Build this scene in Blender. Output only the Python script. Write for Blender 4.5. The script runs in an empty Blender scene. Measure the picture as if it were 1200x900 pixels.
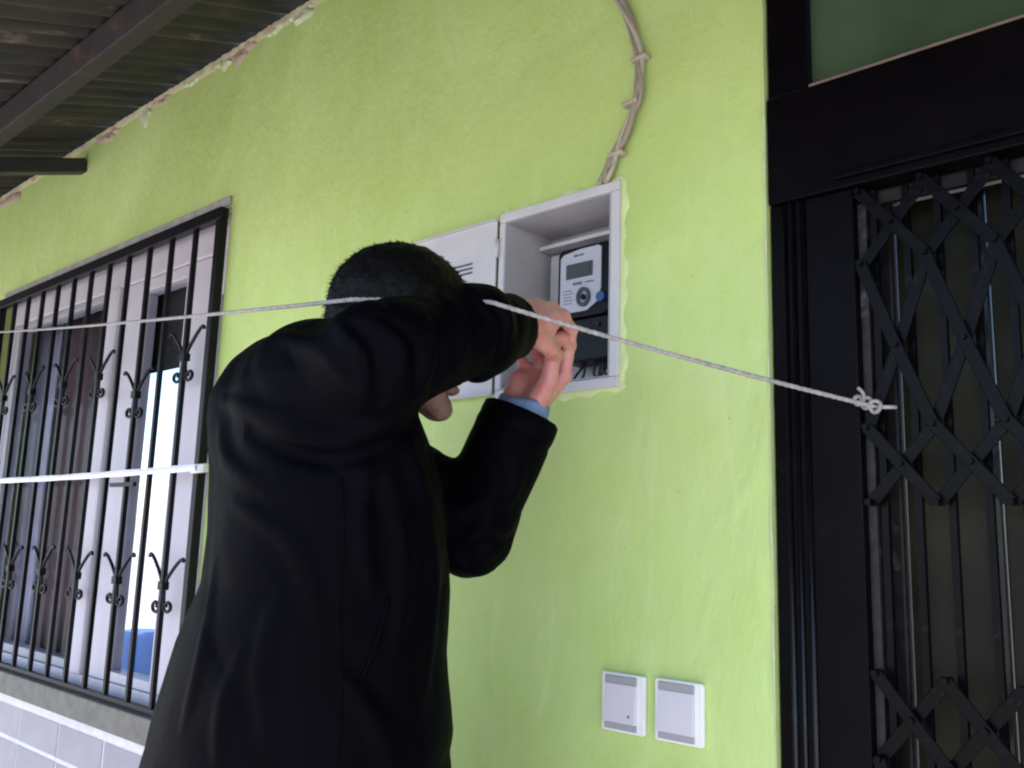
import bpy, math, random
import numpy as np
from mathutils import Vector
from mathutils.bvhtree import BVHTree

random.seed(4)
rng = np.random.default_rng(4)
S = bpy.context.scene
COL = S.collection

# ------------------------------------------------------------------ camera
HEAD, PITCH, ROLL, FOC = math.radians(42.6), math.radians(9.82), math.radians(1.76), 1059.0
CAM = np.array([0.0, -1.2, 1.35])
vF = np.array([-math.sin(HEAD) * math.cos(PITCH), math.cos(HEAD) * math.cos(PITCH), math.sin(PITCH)])
_r = np.array([math.cos(HEAD), math.sin(HEAD), 0.0])
_u = np.cross(_r, vF)
vR = _r * math.cos(ROLL) + _u * math.sin(ROLL)
vU = -_r * math.sin(ROLL) + _u * math.cos(ROLL)
cd = bpy.data.cameras.new('camera')
cam = bpy.data.objects.new('camera', cd)
COL.objects.link(cam)
from mathutils import Matrix
M4 = Matrix(((vR[0], vU[0], -vF[0], CAM[0]), (vR[1], vU[1], -vF[1], CAM[1]), (vR[2], vU[2], -vF[2], CAM[2]), (0, 0, 0, 1)))
cam.matrix_world = M4
cd.sensor_width = 36
cd.lens = FOC / 1200 * 36
cd.clip_start = 0.02
cd.clip_end = 3000
S.camera = cam

# ------------------------------------------------------------------ sky, sun, exposure
SUNDIR = Vector((0.22, -0.40, 0.95)).normalized()     # towards the sun
W = bpy.data.worlds.new('World')
S.world = W
W.use_nodes = True
nt = W.node_tree
sky = nt.nodes.new('ShaderNodeTexSky')
sky.sky_type = 'NISHITA'
sky.sun_disc = False
sky.sun_elevation = math.asin(SUNDIR.z)
sky.sun_rotation = math.atan2(SUNDIR.x, SUNDIR.y)
sky.air_density = 1.0
sky.dust_density = 1.0
sky.ozone_density = 2.0
bg = nt.nodes['Background']
nt.links.new(sky.outputs[0], bg.inputs[0])
bg.inputs[1].default_value = 0.15
sl = bpy.data.lights.new('sun', 'SUN')
sl.energy = 3.5
sl.angle = math.radians(1.5)
sl.color = (1.0, 0.91, 0.82)
so = bpy.data.objects.new('sun', sl)
so.rotation_euler = SUNDIR.to_track_quat('Z', 'Y').to_euler()
so.location = (0, -6, 6)
COL.objects.link(so)
S.view_settings.view_transform = 'Standard'
S.view_settings.look = 'None'
S.view_settings.exposure = 1.84
S.view_settings.gamma = 1.0
S.cycles.filter_width = 2.2
S.cycles.max_bounces = 8


# ------------------------------------------------------------------ pixel -> place
def ray(px, py):
    return vF + vR * (px - 600) / FOC - vU * (py - 450) / FOC


def U(px, py, d):
    return CAM + ray(px, py) * d


def wl(px, py, y=0.0):
    q = ray(px, py)
    return CAM + q * ((y - CAM[1]) / q[1])


# ------------------------------------------------------------------ materials
def mat(name, col, rough=0.6, metal=0.0, noise=0.0, nscale=8.0, bump=0.0, bscale=60.0, bdist=0.002, stretch=(1, 1, 1),
        col2=None, spec=0.5, sss=0.0, coat=0.0, wear=None, wear_scale=20, trans=0.0, sheen=0.0):
    m = bpy.data.materials.new(name)
    m.use_nodes = True
    t = m.node_tree
    p = t.nodes['Principled BSDF']
    p.inputs['Base Color'].default_value = (*col, 1)
    p.inputs['Roughness'].default_value = rough
    p.inputs['Metallic'].default_value = metal
    p.inputs['Specular IOR Level'].default_value = spec
    p.inputs['Coat Weight'].default_value = coat
    p.inputs['Transmission Weight'].default_value = trans
    if sheen:
        p.inputs['Sheen Weight'].default_value = sheen
    if sss:
        p.inputs['Subsurface Weight'].default_value = sss
        p.inputs['Subsurface Radius'].default_value = (0.02, 0.007, 0.004)
        p.inputs['Subsurface Scale'].default_value = 0.35
    tc = t.nodes.new('ShaderNodeTexCoord')
    mp = t.nodes.new('ShaderNodeMapping')
    mp.inputs['Scale'].default_value = stretch
    t.links.new(tc.outputs['Object'], mp.inputs[0])
    src = None
    if noise or col2:
        n = t.nodes.new('ShaderNodeTexNoise')
        n.inputs['Scale'].default_value = nscale
        n.inputs['Detail'].default_value = 6
        n.inputs['Roughness'].default_value = 0.6
        t.links.new(mp.outputs[0], n.inputs['Vector'])
        r = t.nodes.new('ShaderNodeValToRGB')
        c2 = col2 if col2 else tuple(c * (1 - noise) for c in col)
        c1 = col if col2 else tuple(min(1, c * (1 + noise)) for c in col)
        r.color_ramp.elements[0].position = 0.32
        r.color_ramp.elements[1].position = 0.68
        r.color_ramp.elements[0].color = (*c2, 1)
        r.color_ramp.elements[1].color = (*c1, 1)
        t.links.new(n.outputs['Fac'], r.inputs[0])
        src = r.outputs[0]
        t.links.new(src, p.inputs['Base Color'])
    if wear:
        n2 = t.nodes.new('ShaderNodeTexNoise')
        n2.inputs['Scale'].default_value = wear_scale
        n2.inputs['Detail'].default_value = 8
        n2.inputs['Roughness'].default_value = 0.7
        t.links.new(mp.outputs[0], n2.inputs['Vector'])
        r2 = t.nodes.new('ShaderNodeValToRGB')
        r2.color_ramp.elements[0].position = 0.60
        r2.color_ramp.elements[1].position = 0.68
        r2.color_ramp.elements[0].color = (0, 0, 0, 1)
        r2.color_ramp.elements[1].color = (1, 1, 1, 1)
        t.links.new(n2.outputs['Fac'], r2.inputs[0])
        mx = t.nodes.new('ShaderNodeMix')
        mx.data_type = 'RGBA'
        t.links.new(r2.outputs[0], mx.inputs[0])
        if src:
            t.links.new(src, mx.inputs[6])
        else:
            mx.inputs[6].default_value = (*col, 1)
        mx.inputs[7].default_value = (*wear, 1)
        t.links.new(mx.outputs[2], p.inputs['Base Color'])
    if bump:
        n3 = t.nodes.new('ShaderNodeTexNoise')
        n3.inputs['Scale'].default_value = bscale
        n3.inputs['Detail'].default_value = 5
        t.links.new(mp.outputs[0], n3.inputs['Vector'])
        b = t.nodes.new('ShaderNodeBump')
        b.inputs['Strength'].default_value = bump
        b.inputs['Distance'].default_value = bdist
        t.links.new(n3.outputs['Fac'], b.inputs['Height'])
        t.links.new(b.outputs[0], p.inputs['Normal'])
    return m


def plaster():
    m = bpy.data.materials.new('green_render')
    m.use_nodes = True
    t = m.node_tree
    p = t.nodes['Principled BSDF']
    p.inputs['Roughness'].default_value = 0.62
    p.inputs['Specular IOR Level'].default_value = 0.3
    tc = t.nodes.new('ShaderNodeTexCoord')

    def noise(scale, detail, st=(1, 1, 1), rot=(0, 0, 0), rough=0.55, dist=0.0):
        mp = t.nodes.new('ShaderNodeMapping')
        mp.inputs['Scale'].default_value = st
        mp.inputs['Rotation'].default_value = rot
        n = t.nodes.new('ShaderNodeTexNoise')
        n.inputs['Scale'].default_value = scale
        n.inputs['Detail'].default_value = detail
        n.inputs['Roughness'].default_value = rough
        n.inputs['Distortion'].default_value = dist
        t.links.new(tc.outputs['Object'], mp.inputs[0])
        t.links.new(mp.outputs[0], n.inputs['Vector'])
        return n.outputs['Fac']
    big = noise(1.7, 4)
    r = t.nodes.new('ShaderNodeValToRGB')
    r.color_ramp.elements[0].position = 0.3
    r.color_ramp.elements[1].position = 0.7
    r.color_ramp.elements[0].color = (0.395, 0.520, 0.150, 1)
    r.color_ramp.elements[1].color = (0.470, 0.590, 0.205, 1)
    t.links.new(big, r.inputs[0])
    # pale scuffs and a few darker brush marks
    fine = noise(11, 7, (1.0, 1, 0.55), rough=0.7)
    r2 = t.nodes.new('ShaderNodeValToRGB')
    r2.color_ramp.elements[0].position = 0.40
    r2.color_ramp.elements[1].position = 0.74
    r2.color_ramp.elements[0].color = (0, 0, 0, 1)
    r2.color_ramp.elements[1].color = (0.32, 0.32, 0.32, 1)
    t.links.new(fine, r2.inputs[0])
    mx = t.nodes.new('ShaderNodeMix')
    mx.data_type = 'RGBA'
    t.links.new(r2.outputs[0], mx.inputs[0])
    t.links.new(r.outputs[0], mx.inputs[6])
    mx.inputs[7].default_value = (0.53, 0.62, 0.32, 1)
    sp = noise(75, 2)
    r3 = t.nodes.new('ShaderNodeValToRGB')
    r3.color_ramp.elements[0].position = 0.235
    r3.color_ramp.elements[1].position = 0.26
    r3.color_ramp.elements[0].color = (0.45, 0.45, 0.42, 1)
    r3.color_ramp.elements[1].color = (1, 1, 1, 1)
    t.links.new(sp, r3.inputs[0])
    mm = t.nodes.new('ShaderNodeMix')
    mm.data_type = 'RGBA'
    mm.blend_type = 'MULTIPLY'
    mm.inputs[0].default_value = 1
    t.links.new(mx.outputs[2], mm.inputs[6])
    t.links.new(r3.outputs[0], mm.inputs[7])
    # broad grime
    st = noise(0.8, 6, (1, 1, 0.6), rough=0.65, dist=0.8)
    r4 = t.nodes.new('ShaderNodeValToRGB')
    r4.color_ramp.elements[0].position = 0.36
    r4.color_ramp.elements[1].position = 0.56
    r4.color_ramp.elements[0].color = (0.86, 0.85, 0.78, 1)
    r4.color_ramp.elements[1].color = (1, 1, 1, 1)
    t.links.new(st, r4.inputs[0])
    m5 = t.nodes.new('ShaderNodeMix')
    m5.data_type = 'RGBA'
    m5.blend_type = 'MULTIPLY'
    m5.inputs[0].default_value = 1
    t.links.new(mm.outputs[2], m5.inputs[6])
    t.links.new(r4.outputs[0], m5.inputs[7])
    # wandering dry-brush streaks
    sk = noise(5.5, 8, (2.2, 1, 0.35), (0, 0.2, 0), rough=0.7, dist=1.2)
    r5 = t.nodes.new('ShaderNodeValToRGB')
    r5.color_ramp.elements[0].position = 0.57
    r5.color_ramp.elements[1].position = 0.70
    r5.color_ramp.elements[0].color = (0, 0, 0, 1)
    r5.color_ramp.elements[1].color = (0.30, 0.30, 0.30, 1)
    t.links.new(sk, r5.inputs[0])
    m6 = t.nodes.new('ShaderNodeMix')
    m6.data_type = 'RGBA'
    t.links.new(r5.outputs[0], m6.inputs[0])
    t.links.new(m5.outputs[2], m6.inputs[6])
    m6.inputs[7].default_value = (0.56, 0.66, 0.34, 1)
    t.links.new(m6.outputs[2], p.inputs['Base Color'])
    b1 = noise(9, 5, (1, 1, 0.45), (0, 0.35, 0), 0.5, 0.6)
    b2 = noise(42, 5, (1, 1, 0.7), (0, -0.3, 0), 0.6, 0.4)
    ad = t.nodes.new('ShaderNodeMath')
    ad.operation = 'MULTIPLY_ADD'
    t.links.new(b2, ad.inputs[0])
    ad.inputs[1].default_value = 0.30
    t.links.new(b1, ad.inputs[2])
    b = t.nodes.new('ShaderNodeBump')
    b.inputs['Strength'].default_value = 0.8
    b.inputs['Distance'].default_value = 0.009
    t.links.new(ad.outputs[0], b.inputs['Height'])
    t.links.new(b.outputs[0], p.inputs['Normal'])
    return m


def glass(name, tint, rough=0.05, alpha=0.25):
    m = bpy.data.materials.new(name)
    m.use_nodes = True
    t = m.node_tree
    for n in list(t.nodes):
        if n.type != 'OUTPUT_MATERIAL':
            t.nodes.remove(n)
    out = [n for n in t.nodes if n.type == 'OUTPUT_MATERIAL'][0]
    tr = t.nodes.new('ShaderNodeBsdfTransparent')
    tr.inputs[0].default_value = (*tint, 1)
    gl = t.nodes.new('ShaderNodeBsdfGlossy')
    gl.inputs['Roughness'].default_value = rough
    fr = t.nodes.new('ShaderNodeFresnel')
    fr.inputs['IOR'].default_value = 1.5
    ml = t.nodes.new('ShaderNodeMath')
    ml.operation = 'ADD'
    ml.use_clamp = True
    ml.inputs[1].default_value = alpha * 0.2
    t.links.new(fr.outputs[0], ml.inputs[0])
    mx = t.nodes.new('ShaderNodeMixShader')
    ge = t.nodes.new('ShaderNodeNewGeometry')
    inv = t.nodes.new('ShaderNodeMath')
    inv.operation = 'SUBTRACT'
    inv.inputs[0].default_value = 1
    t.links.new(ge.outputs['Backfacing'], inv.inputs[1])
    m2 = t.nodes.new('ShaderNodeMath')
    m2.operation = 'MULTIPLY'
    m3 = t.nodes.new('ShaderNodeMath')
    m3.operation = 'MULTIPLY'
    m3.inputs[1].default_value = .18
    t.links.new(ml.outputs[0], m3.inputs[0])
    t.links.new(m3.outputs[0], m2.inputs[0])
    t.links.new(inv.outputs[0], m2.inputs[1])
    t.links.new(m2.outputs[0], mx.inputs[0])
    t.links.new(tr.outputs[0], mx.inputs[1])
    t.links.new(gl.outputs[0], mx.inputs[2])
    t.links.new(mx.outputs[0], out.inputs[0])
    return m


M = dict(
    green=plaster(),
    bead=mat('pale_edge_paint', (0.44, 0.48, 0.29), 0.6, noise=0.12, nscale=40, wear=(0.45, 0.5, 0.3), wear_scale=14, bump=0.4, bscale=80),
    filler=mat('pale_green_filler', (0.55, 0.63, 0.30), 0.75, col2=(0.48, 0.56, 0.24), nscale=30, bump=0.6, bscale=70, bdist=0.003),
    edge=mat('broken_render_edge', (0.36, 0.38, 0.20), 0.9, col2=(0.40, 0.30, 0.22), nscale=9, bump=0.8, bscale=60, bdist=0.004),
    mortar=mat('bare_pink_mortar', (0.42, 0.31, 0.24), 0.9, col2=(0.30, 0.26, 0.17), nscale=25, bump=0.8, bscale=60, bdist=0.006),
    black=mat('black_gloss_paint', (0.003, 0.0026, 0.004), 0.25, spec=0.25, noise=0.3, nscale=30, bump=0.25, bscale=35, bdist=0.001, wear=(0.016, 0.015, 0.017), wear_scale=9),
    blackdoor=mat('black_door_paint', (0.0022, 0.0014, 0.0022), 0.35, spec=0.05, noise=0.3, nscale=14, bump=0.3, bscale=22, bdist=0.0015, wear=(0.006, 0.0055, 0.007), wear_scale=5),
    iron=mat('black_iron', (0.0045, 0.004, 0.006), 0.40, spec=0.18, noise=0.3, nscale=50, bump=0.3, bscale=120, bdist=0.0008, wear=(0.02, 0.014, 0.013), wear_scale=30),
    irong=mat('dark_grey_gate_iron', (0.0020, 0.0017, 0.0022), 0.30, spec=0.075, noise=0.3, nscale=60, bump=0.3, bscale=120, bdist=0.0008, wear=(0.016, 0.014, 0.016), wear_scale=26),
    steel=mat('worn_bare_steel', (0.018, 0.015, 0.015), 0.4, spec=0.15, noise=0.4, nscale=40, wear=(0.09, 0.068, 0.065), wear_scale=12),
    pvc=mat('white_plastic_frame', (0.49, 0.455, 0.50), 0.4, noise=0.04, nscale=4),
    pvcgrey=mat('grey_plastic', (0.33, 0.32, 0.36), 0.4, noise=0.05),
    stone=mat('sill_stone', (0.125, 0.115, 0.095), 0.7, noise=0.25, nscale=22, bump=0.3),
    lintel=mat('shadow_strip_grey', (0.30, 0.29, 0.27), 0.8, noise=0.2, nscale=25, bump=0.5),  # grey of the painted shadow strip above the window
    tile=mat('grey_glazed_tile', (0.19, 0.185, 0.215), 0.3, noise=0.16, nscale=7, bump=0.05),
    grout=mat('white_grout', (0.55, 0.52, 0.54), 0.8, noise=0.1, nscale=30, bump=0.3),
    roof=mat('dull_corrugated_iron', (0.048, 0.041, 0.033), 0.65, metal=0.05, spec=0.25, col2=(0.019, 0.020, 0.016), nscale=5, bump=0.3, bscale=60,
             stretch=(3.0, 0.7, 1), wear=(0.17, 0.125, 0.10), wear_scale=5),
    timber=mat('dark_rafter_paint', (0.016, 0.013, 0.012), 0.6, noise=0.3, nscale=20, bump=0.4, stretch=(1, 1, 5)),
    rust=mat('rusty_purlin', (0.014, 0.010, 0.009), 0.7, noise=0.4, nscale=12, bump=0.4, wear=(0.05, 0.022, 0.016), wear_scale=8),
    cabinet=mat('off_white_cabinet', (0.47, 0.45, 0.465), 0.45, noise=0.06, nscale=12, bump=0.1, wear=(0.40, 0.37, 0.34), wear_scale=9),
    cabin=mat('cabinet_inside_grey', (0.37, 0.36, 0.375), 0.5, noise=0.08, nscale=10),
    metercase=mat('meter_black_case', (0.003, 0.003, 0.005), 0.35, spec=0.15, noise=0.2),
    meterface=mat('meter_pale_face', (0.38, 0.38, 0.43), 0.35, noise=0.03),
    lcd=mat('meter_display_off', (0.05, 0.055, 0.05), 0.25),
    ink=mat('dark_print', (0.03, 0.03, 0.05), 0.5),
    blue=mat('blue_seal_plastic', (0.012, 0.045, 0.17), 0.35),
    wire=mat('dark_wire', (0.05, 0.05, 0.06), 0.4),
    cable=mat('grey_brown_cable', (0.30, 0.25, 0.19), 0.6, col2=(0.20, 0.17, 0.12), nscale=30, bump=0.4, bscale=90),
    cable2=mat('pale_cable', (0.34, 0.30, 0.23), 0.6, noise=0.2, nscale=40),
    swframe=mat('switch_frame_white', (0.74, 0.73, 0.70), 0.35),
    swgrey=mat('switch_grey_band', (0.31, 0.30, 0.31), 0.4, noise=0.05),
    swrock=mat('switch_rocker', (0.58, 0.54, 0.57), 0.3, noise=0.03),
    rope=mat('grey_white_cord', (0.30, 0.27, 0.26), 0.8, noise=0.25, nscale=90, bump=0.6, bscale=200),
    tape=mat('white_tape', (0.74, 0.70, 0.76), 0.7, noise=0.08, nscale=30, bump=0.3, bscale=150),
    curtainb=mat('brown_curtain_cloth', (0.10, 0.065, 0.06), 0.9, noise=0.25, nscale=3),
    curtainl=mat('lilac_net_curtain', (0.34, 0.31, 0.37), 0.9, noise=0.15, nscale=3),
    room=mat('pale_room_paint', (0.62, 0.60, 0.60), 0.8, noise=0.05),
    blind=mat('charcoal_blind', (0.020, 0.020, 0.020), 0.8, noise=0.5, nscale=10),
    bluep=mat('blue_barrel_plastic', (0.02, 0.065, 0.22), 0.4),
    floor=mat('porch_concrete', (0.44, 0.42, 0.43), 0.8, noise=0.2, nscale=4, bump=0.3),
    ground=mat('pale_yard_concrete', (0.42, 0.40, 0.40), 0.95, col2=(0.34, 0.33, 0.31), nscale=0.7, bump=0.5, bscale=6, bdist=0.03),
    skin=mat('skin', (0.56, 0.29, 0.255), 0.45, col2=(0.50, 0.165, 0.155), nscale=34, bump=0.6, bscale=130, bdist=0.0012, sss=0.15),
    hair=mat('black_hair', (0.0022, 0.0018, 0.0018), 0.55, spec=0.12, noise=0.3, nscale=60, bump=0.6, bscale=150, bdist=0.002),
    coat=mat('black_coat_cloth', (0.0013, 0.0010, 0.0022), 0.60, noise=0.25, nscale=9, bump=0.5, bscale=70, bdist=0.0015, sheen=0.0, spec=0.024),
    lining=mat('coat_lining', (0.008, 0.008, 0.012), 0.8),
    shirt=mat('blue_shirt_cotton', (0.14, 0.22, 0.38), 0.85, noise=0.15, nscale=30, bump=0.4, bscale=120),
    trouser=mat('dark_trouser_cloth', (0.015, 0.017, 0.028), 0.85, noise=0.2, nscale=20, bump=0.3),
    shoe=mat('black_leather', (0.012, 0.011, 0.01), 0.35),
    eye=mat('eye_white', (0.75, 0.72, 0.70), 0.15),
)
M['tglass'] = mat('green_tinted_glass', (0.045, 0.072, 0.040), 0.12, noise=0.35, nscale=2.0, spec=0.4)
M['oglass'] = mat('olive_frosted_glass', (0.016, 0.015, 0.007), 0.40, noise=0.5, nscale=6, bump=0.3, bscale=30, bdist=0.002, spec=0.15)
M['wglass'] = glass('window_glass', (0.86, 0.88, 0.92))


# ------------------------------------------------------------------ mesh helpers
WORLD = {}


def W0(o):
    return WORLD.get(o.name, np.zeros(3)) if o is not None else np.zeros(3)


def link(o, parent, loc=None):
    """loc: world position of the object's origin"""
    loc = W0(parent) if loc is None else np.array(loc, float)
    COL.objects.link(o)
    o.parent = parent
    o.location = tuple(loc - W0(parent))
    WORLD[o.name] = loc
    return o


def tag(o, label=None, cat=None, group=None, kind=None):
    for k, v in (('label', label), ('category', cat), ('group', group), ('kind', kind)):
        if v:
            o[k] = v
    return o


def thing(name, label, cat, loc, group=None):
    o = bpy.data.objects.new(name, None)
    o.empty_display_size = 0.05
    link(o, None, loc)
    return tag(o, label, cat, group)


def obj(name, vf, m, parent=None, loc=None, smooth=False, bevel=0):
    V, F = vf.V, vf.F
    L = W0(parent) if loc is None else np.array(loc, float)
    me = bpy.data.meshes.new(name)
    A = np.array(V, dtype=float) - L
    me.from_pydata(A.tolist(), [], F)
    me.materials.append(m)
    me.validate()
    o = bpy.data.objects.new(name, me)
    link(o, parent, L)
    if smooth is True:
        me.shade_smooth()
    elif smooth:
        try:
            me.shade_smooth()
            me.set_sharp_from_angle(angle=math.radians(smooth))
        except Exception:
            pass
    if bevel:
        b = o.modifiers.new('bevel', 'BEVEL')
        b.width = bevel
        b.segments = 2
        b.limit_method = 'ANGLE'
    return o


class MB:
    def __init__(s):
        s.V = []
        s.F = []

    def box(s, x0, x1, y0, y1, z0, z1):
        n = len(s.V)
        s.V += [(x, y, z) for z in (z0, z1) for y in (y0, y1) for x in (x0, x1)]
        s.F += [tuple(n + i for i in f) for f in ((0, 2, 3, 1), (4, 5, 7, 6), (0, 1, 5, 4), (2, 6, 7, 3), (0, 4, 6, 2), (1, 3, 7, 5))]
        return s

    def obox(s, a, b, w, t, up=(0, 1, 0)):
        """bar from a to b, width w (in plane), thickness t along up"""
        a, b, up = np.array(a, float), np.array(b, float), np.array(up, float)
        d = b - a
        d /= np.linalg.norm(d)
        up = up - d * (up @ d)
        up /= np.linalg.norm(up)
        sd = np.cross(d, up)
        n = len(s.V)
        for e in (a, b):
            for k, l in ((-1, -1), (1, -1), (1, 1), (-1, 1)):
                s.V.append(tuple(e + sd * w / 2 * k + up * t / 2 * l))
        s.F += [tuple(n + i for i in f) for f in ((3, 2, 1, 0), (4, 5, 6, 7), (0, 1, 5, 4), (1, 2, 6, 5), (2, 3, 7, 6), (3, 0, 4, 7))]
        return s

    def tube(s, pts, r, k=8, flat=1.0, cap=True, up=(0, 0, 1)):
        pts = [np.array(p, float) for p in pts]
        n0 = len(s.V)
        N = len(pts)
        rr = r if hasattr(r, '__len__') else [r] * N
        prev = None
        for i, p in enumerate(pts):
            d = pts[min(i + 1, N - 1)] - pts[max(i - 1, 0)]
            d /= (np.linalg.norm(d) + 1e-12)
            if prev is None:
                h = np.array(up, float)
                if abs(h @ d) > 0.95:
                    h = np.array([1.0, 0, 0])
            else:
                h = prev
            h = h - d * (h @ d)
            h /= np.linalg.norm(h)
            prev = h
            g = np.cross(d, h)
            for j in range(k):
                a = 2 * math.pi * j / k
                s.V.append(tuple(p + rr[i] * (h * math.cos(a) + g * math.sin(a) * flat)))
        for i in range(N - 1):
            for j in range(k):
                a, b = n0 + i * k + j, n0 + i * k + (j + 1) % k
                s.F.append((a, b, b + k, a + k))
        if cap:
            s.F.append(tuple(n0 + j for j in range(k))[::-1])
            s.F.append(tuple(n0 + (N - 1) * k + j for j in range(k)))
        return s

    def disc(s, c, r, h, k=24, axis='y', squash=1.0):
        """short cylinder, facing -y"""
        n = len(s.V)
        for yy in (0, h):
            for j in range(k):
                a = 2 * math.pi * j / k
                s.V.append((c[0] + r * math.cos(a), c[1] + yy, c[2] + r * squash * math.sin(a)))
        s.F.append(tuple(range(n, n + k)))
        s.F.append(tuple(range(n + k, n + 2 * k))[::-1])
        for j in range(k):
            a, b = n + j, n + (j + 1) % k
            s.F.append((a, a + k, b + k, b))
        return s


def spline(P, n=8):
    """Catmull-Rom through P"""
    P = [np.array(p, float) for p in P]
    Q = [2 * P[0] - P[1]] + P + [2 * P[-1] - P[-2]]
    out = []
    for i in range(1, len(Q) - 2):
        for k in range(n):
            t = k / n
            a, b, c, d = Q[i - 1], Q[i], Q[i + 1], Q[i + 2]
            out.append(0.5 * ((2 * b) + (c - a) * t + (2 * a - 5 * b + 4 * c - d) * t * t + (-a + 3 * b - 3 * c + d) * t ** 3))
    out.append(P[-1])
    return out


def copy_part(o, parent, loc):
    c = o.copy()
    COL.objects.link(c)
    c.parent = parent
    c.location = tuple(np.array(loc, float) - W0(parent))
    WORLD[c.name] = np.array(loc, float)
    return c


# ------------------------------------------------------------------ numpy noise
NL = rng.random((32, 32, 32)).astype(np.float32)


def vnoise(P):
    i = np.floor(P).astype(int)
    f = (P - i).astype(np.float32)
    f = f * f * (3 - 2 * f)
    x0, y0, z0 = i[:, 0] & 31, i[:, 1] & 31, i[:, 2] & 31
    x1, y1, z1 = (x0 + 1) & 31, (y0 + 1) & 31, (z0 + 1) & 31
    fx, fy, fz = f[:, 0], f[:, 1], f[:, 2]
    a = NL[x0, y0, z0] * (1 - fx) + NL[x1, y0, z0] * fx
    b = NL[x0, y1, z0] * (1 - fx) + NL[x1, y1, z0] * fx
    c = NL[x0, y0, z1] * (1 - fx) + NL[x1, y0, z1] * fx
    d = NL[x0, y1, z1] * (1 - fx) + NL[x1, y1, z1] * fx
    return (a * (1 - fy) + b * fy) * (1 - fz) + (c * (1 - fy) + d * fy) * fz - 0.5


# ------------------------------------------------------------------ implicit shapes
def cap(P, a, b, ra, rb=None):
    rb = ra if rb is None else rb
    a, b = np.array(a, np.float32), np.array(b, np.float32)
    d = b - a
    t = np.clip(((P - a) @ d) / float(d @ d + 1e-12), 0, 1)
    q = P - a - t[:, None] * d
    return np.sqrt((q * q).sum(1)) - (ra + (rb - ra) * t)


def ell(P, c, r):
    r = np.array(r, np.float32)
    q = P - np.array(c, np.float32)
    k0 = np.sqrt(((q / r) ** 2).sum(1))
    k1 = np.sqrt(((q / (r * r)) ** 2).sum(1)) + 1e-9
    return k0 * (k0 - 1) / k1


def smin(a, b, k):
    h = np.clip(0.5 + 0.5 * (b - a) / k, 0, 1)
    return b + (a - b) * h - k * h * (1 - h)


def smax(a, b, k):
    return -smin(-a, -b, k)


def nets(f, lo, hi, h):
    """surface nets of f<0 in the box lo..hi; returns an MB"""
    lo, hi = np.array(lo, float), np.array(hi, float)
    n = np.ceil((hi - lo) / h).astype(int) + 1
    ax = [lo[i] + h * np.arange(n[i]) for i in range(3)]
    D = np.empty(tuple(n), np.float32)
    YZ = np.stack(np.meshgrid(ax[1], ax[2], indexing='ij'), -1).reshape(-1, 2)
    ch = max(1, 400000 // len(YZ))
    for i in range(0, n[0], ch):
        xs = ax[0][i:i + ch]
        P = np.empty((len(xs), len(YZ), 3), np.float32)
        P[:, :, 0] = xs[:, None]
        P[:, :, 1:] = YZ
        D[i:i + ch] = f(P.reshape(-1, 3)).reshape(len(xs), n[1], n[2])
    s = D < 0
    c = np.zeros(tuple(n - 1), np.int8)
    for dx in (0, 1):
        for dy in (0, 1):
            for dz in (0, 1):
                c += s[dx:n[0] - 1 + dx, dy:n[1] - 1 + dy, dz:n[2] - 1 + dz]
    act = (c > 0) & (c < 8)
    ids = np.argwhere(act)
    idx = -np.ones(act.shape, int)
    idx[act] = np.arange(len(ids))
    acc = np.zeros((len(ids), 3))
    cnt = np.zeros(len(ids))
    cor = [(a, b, d) for a in (0, 1) for b in (0, 1) for d in (0, 1)]
    for a in range(8):
        for b in range(a + 1, 8):
            A, B = np.array(cor[a]), np.array(cor[b])
            if np.abs(A - B).sum() != 1:
                continue
            da = D[tuple((ids + A).T)]
            db = D[tuple((ids + B).T)]
            m = (da < 0) != (db < 0)
            t = np.where(m, da / (da - db + 1e-12), 0)
            acc[m] += (A + t[:, None] * (B - A))[m]
            cnt[m] += 1
    V = lo + h * (ids + acc / cnt[:, None])
    F = []
    for axis in range(3):
        o = [0, 0, 0]
        o[axis] = 1
        sl0 = tuple(slice(0, n[i] - (1 if i == axis else 0)) for i in range(3))
        sl1 = tuple(slice(1, None) if i == axis else slice(0, None) for i in range(3))
        chg = s[sl0] != s[sl1]
        e = np.argwhere(chg)
        u, v = [i for i in range(3) if i != axis]
        ok = (e[:, u] > 0) & (e[:, v] > 0) & (e[:, u] < n[u] - 1) & (e[:, v] < n[v] - 1)
        e = e[ok]
        du, dv = np.zeros(3, int), np.zeros(3, int)
        du[u] = 1
        dv[v] = 1
        q = np.stack([idx[tuple((e - du - dv).T)], idx[tuple((e - dv).T)], idx[tuple(e.T)], idx[tuple((e - du).T)]], 1)
        inside = s[tuple(e.T)]
        flip = inside if axis != 1 else ~inside
        q[~flip] = q[~flip][:, ::-1]
        F.append(q)
    F = np.concatenate(F)
    m = MB()
    m.V = V
    m.F = F.tolist()
    return m


def join(*ms):
    o = MB()
    V = []
    n = 0
    for m in ms:
        A = np.array(m.V, float)
        V.append(A)
        o.F += [tuple(i + n for i in f) for f in m.F]
        n += len(A)
    o.V = np.concatenate(V)
    return o


# ================================================================== STRUCTURE
GX0, GX1 = -3.825, -2.160        # window opening
GZ0, GZ1 = 0.876, 2.222
DX0, DX1, DZ1 = -0.597, 0.47, 2.9   # door opening
MX0, MX1, MZ0, MZ1 = -1.125, -0.878, 1.622, 1.945   # meter recess
WTOP = 2.70
gr = MB().box(-1500, 1500, -1500, 1500, -0.3, -0.12)  # yard and floor, mostly out of view, made pale to bounce sunlight up
tag(obj('ground', gr, M['ground']), kind='structure', label='pale concrete yard beyond the porch')
tag(obj('porch_floor', MB().box(-7.5, 2.2, -2.2, 0.0, -0.118, 0.0), M['floor']), kind='structure', label='grey concrete porch floor along the house')


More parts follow.
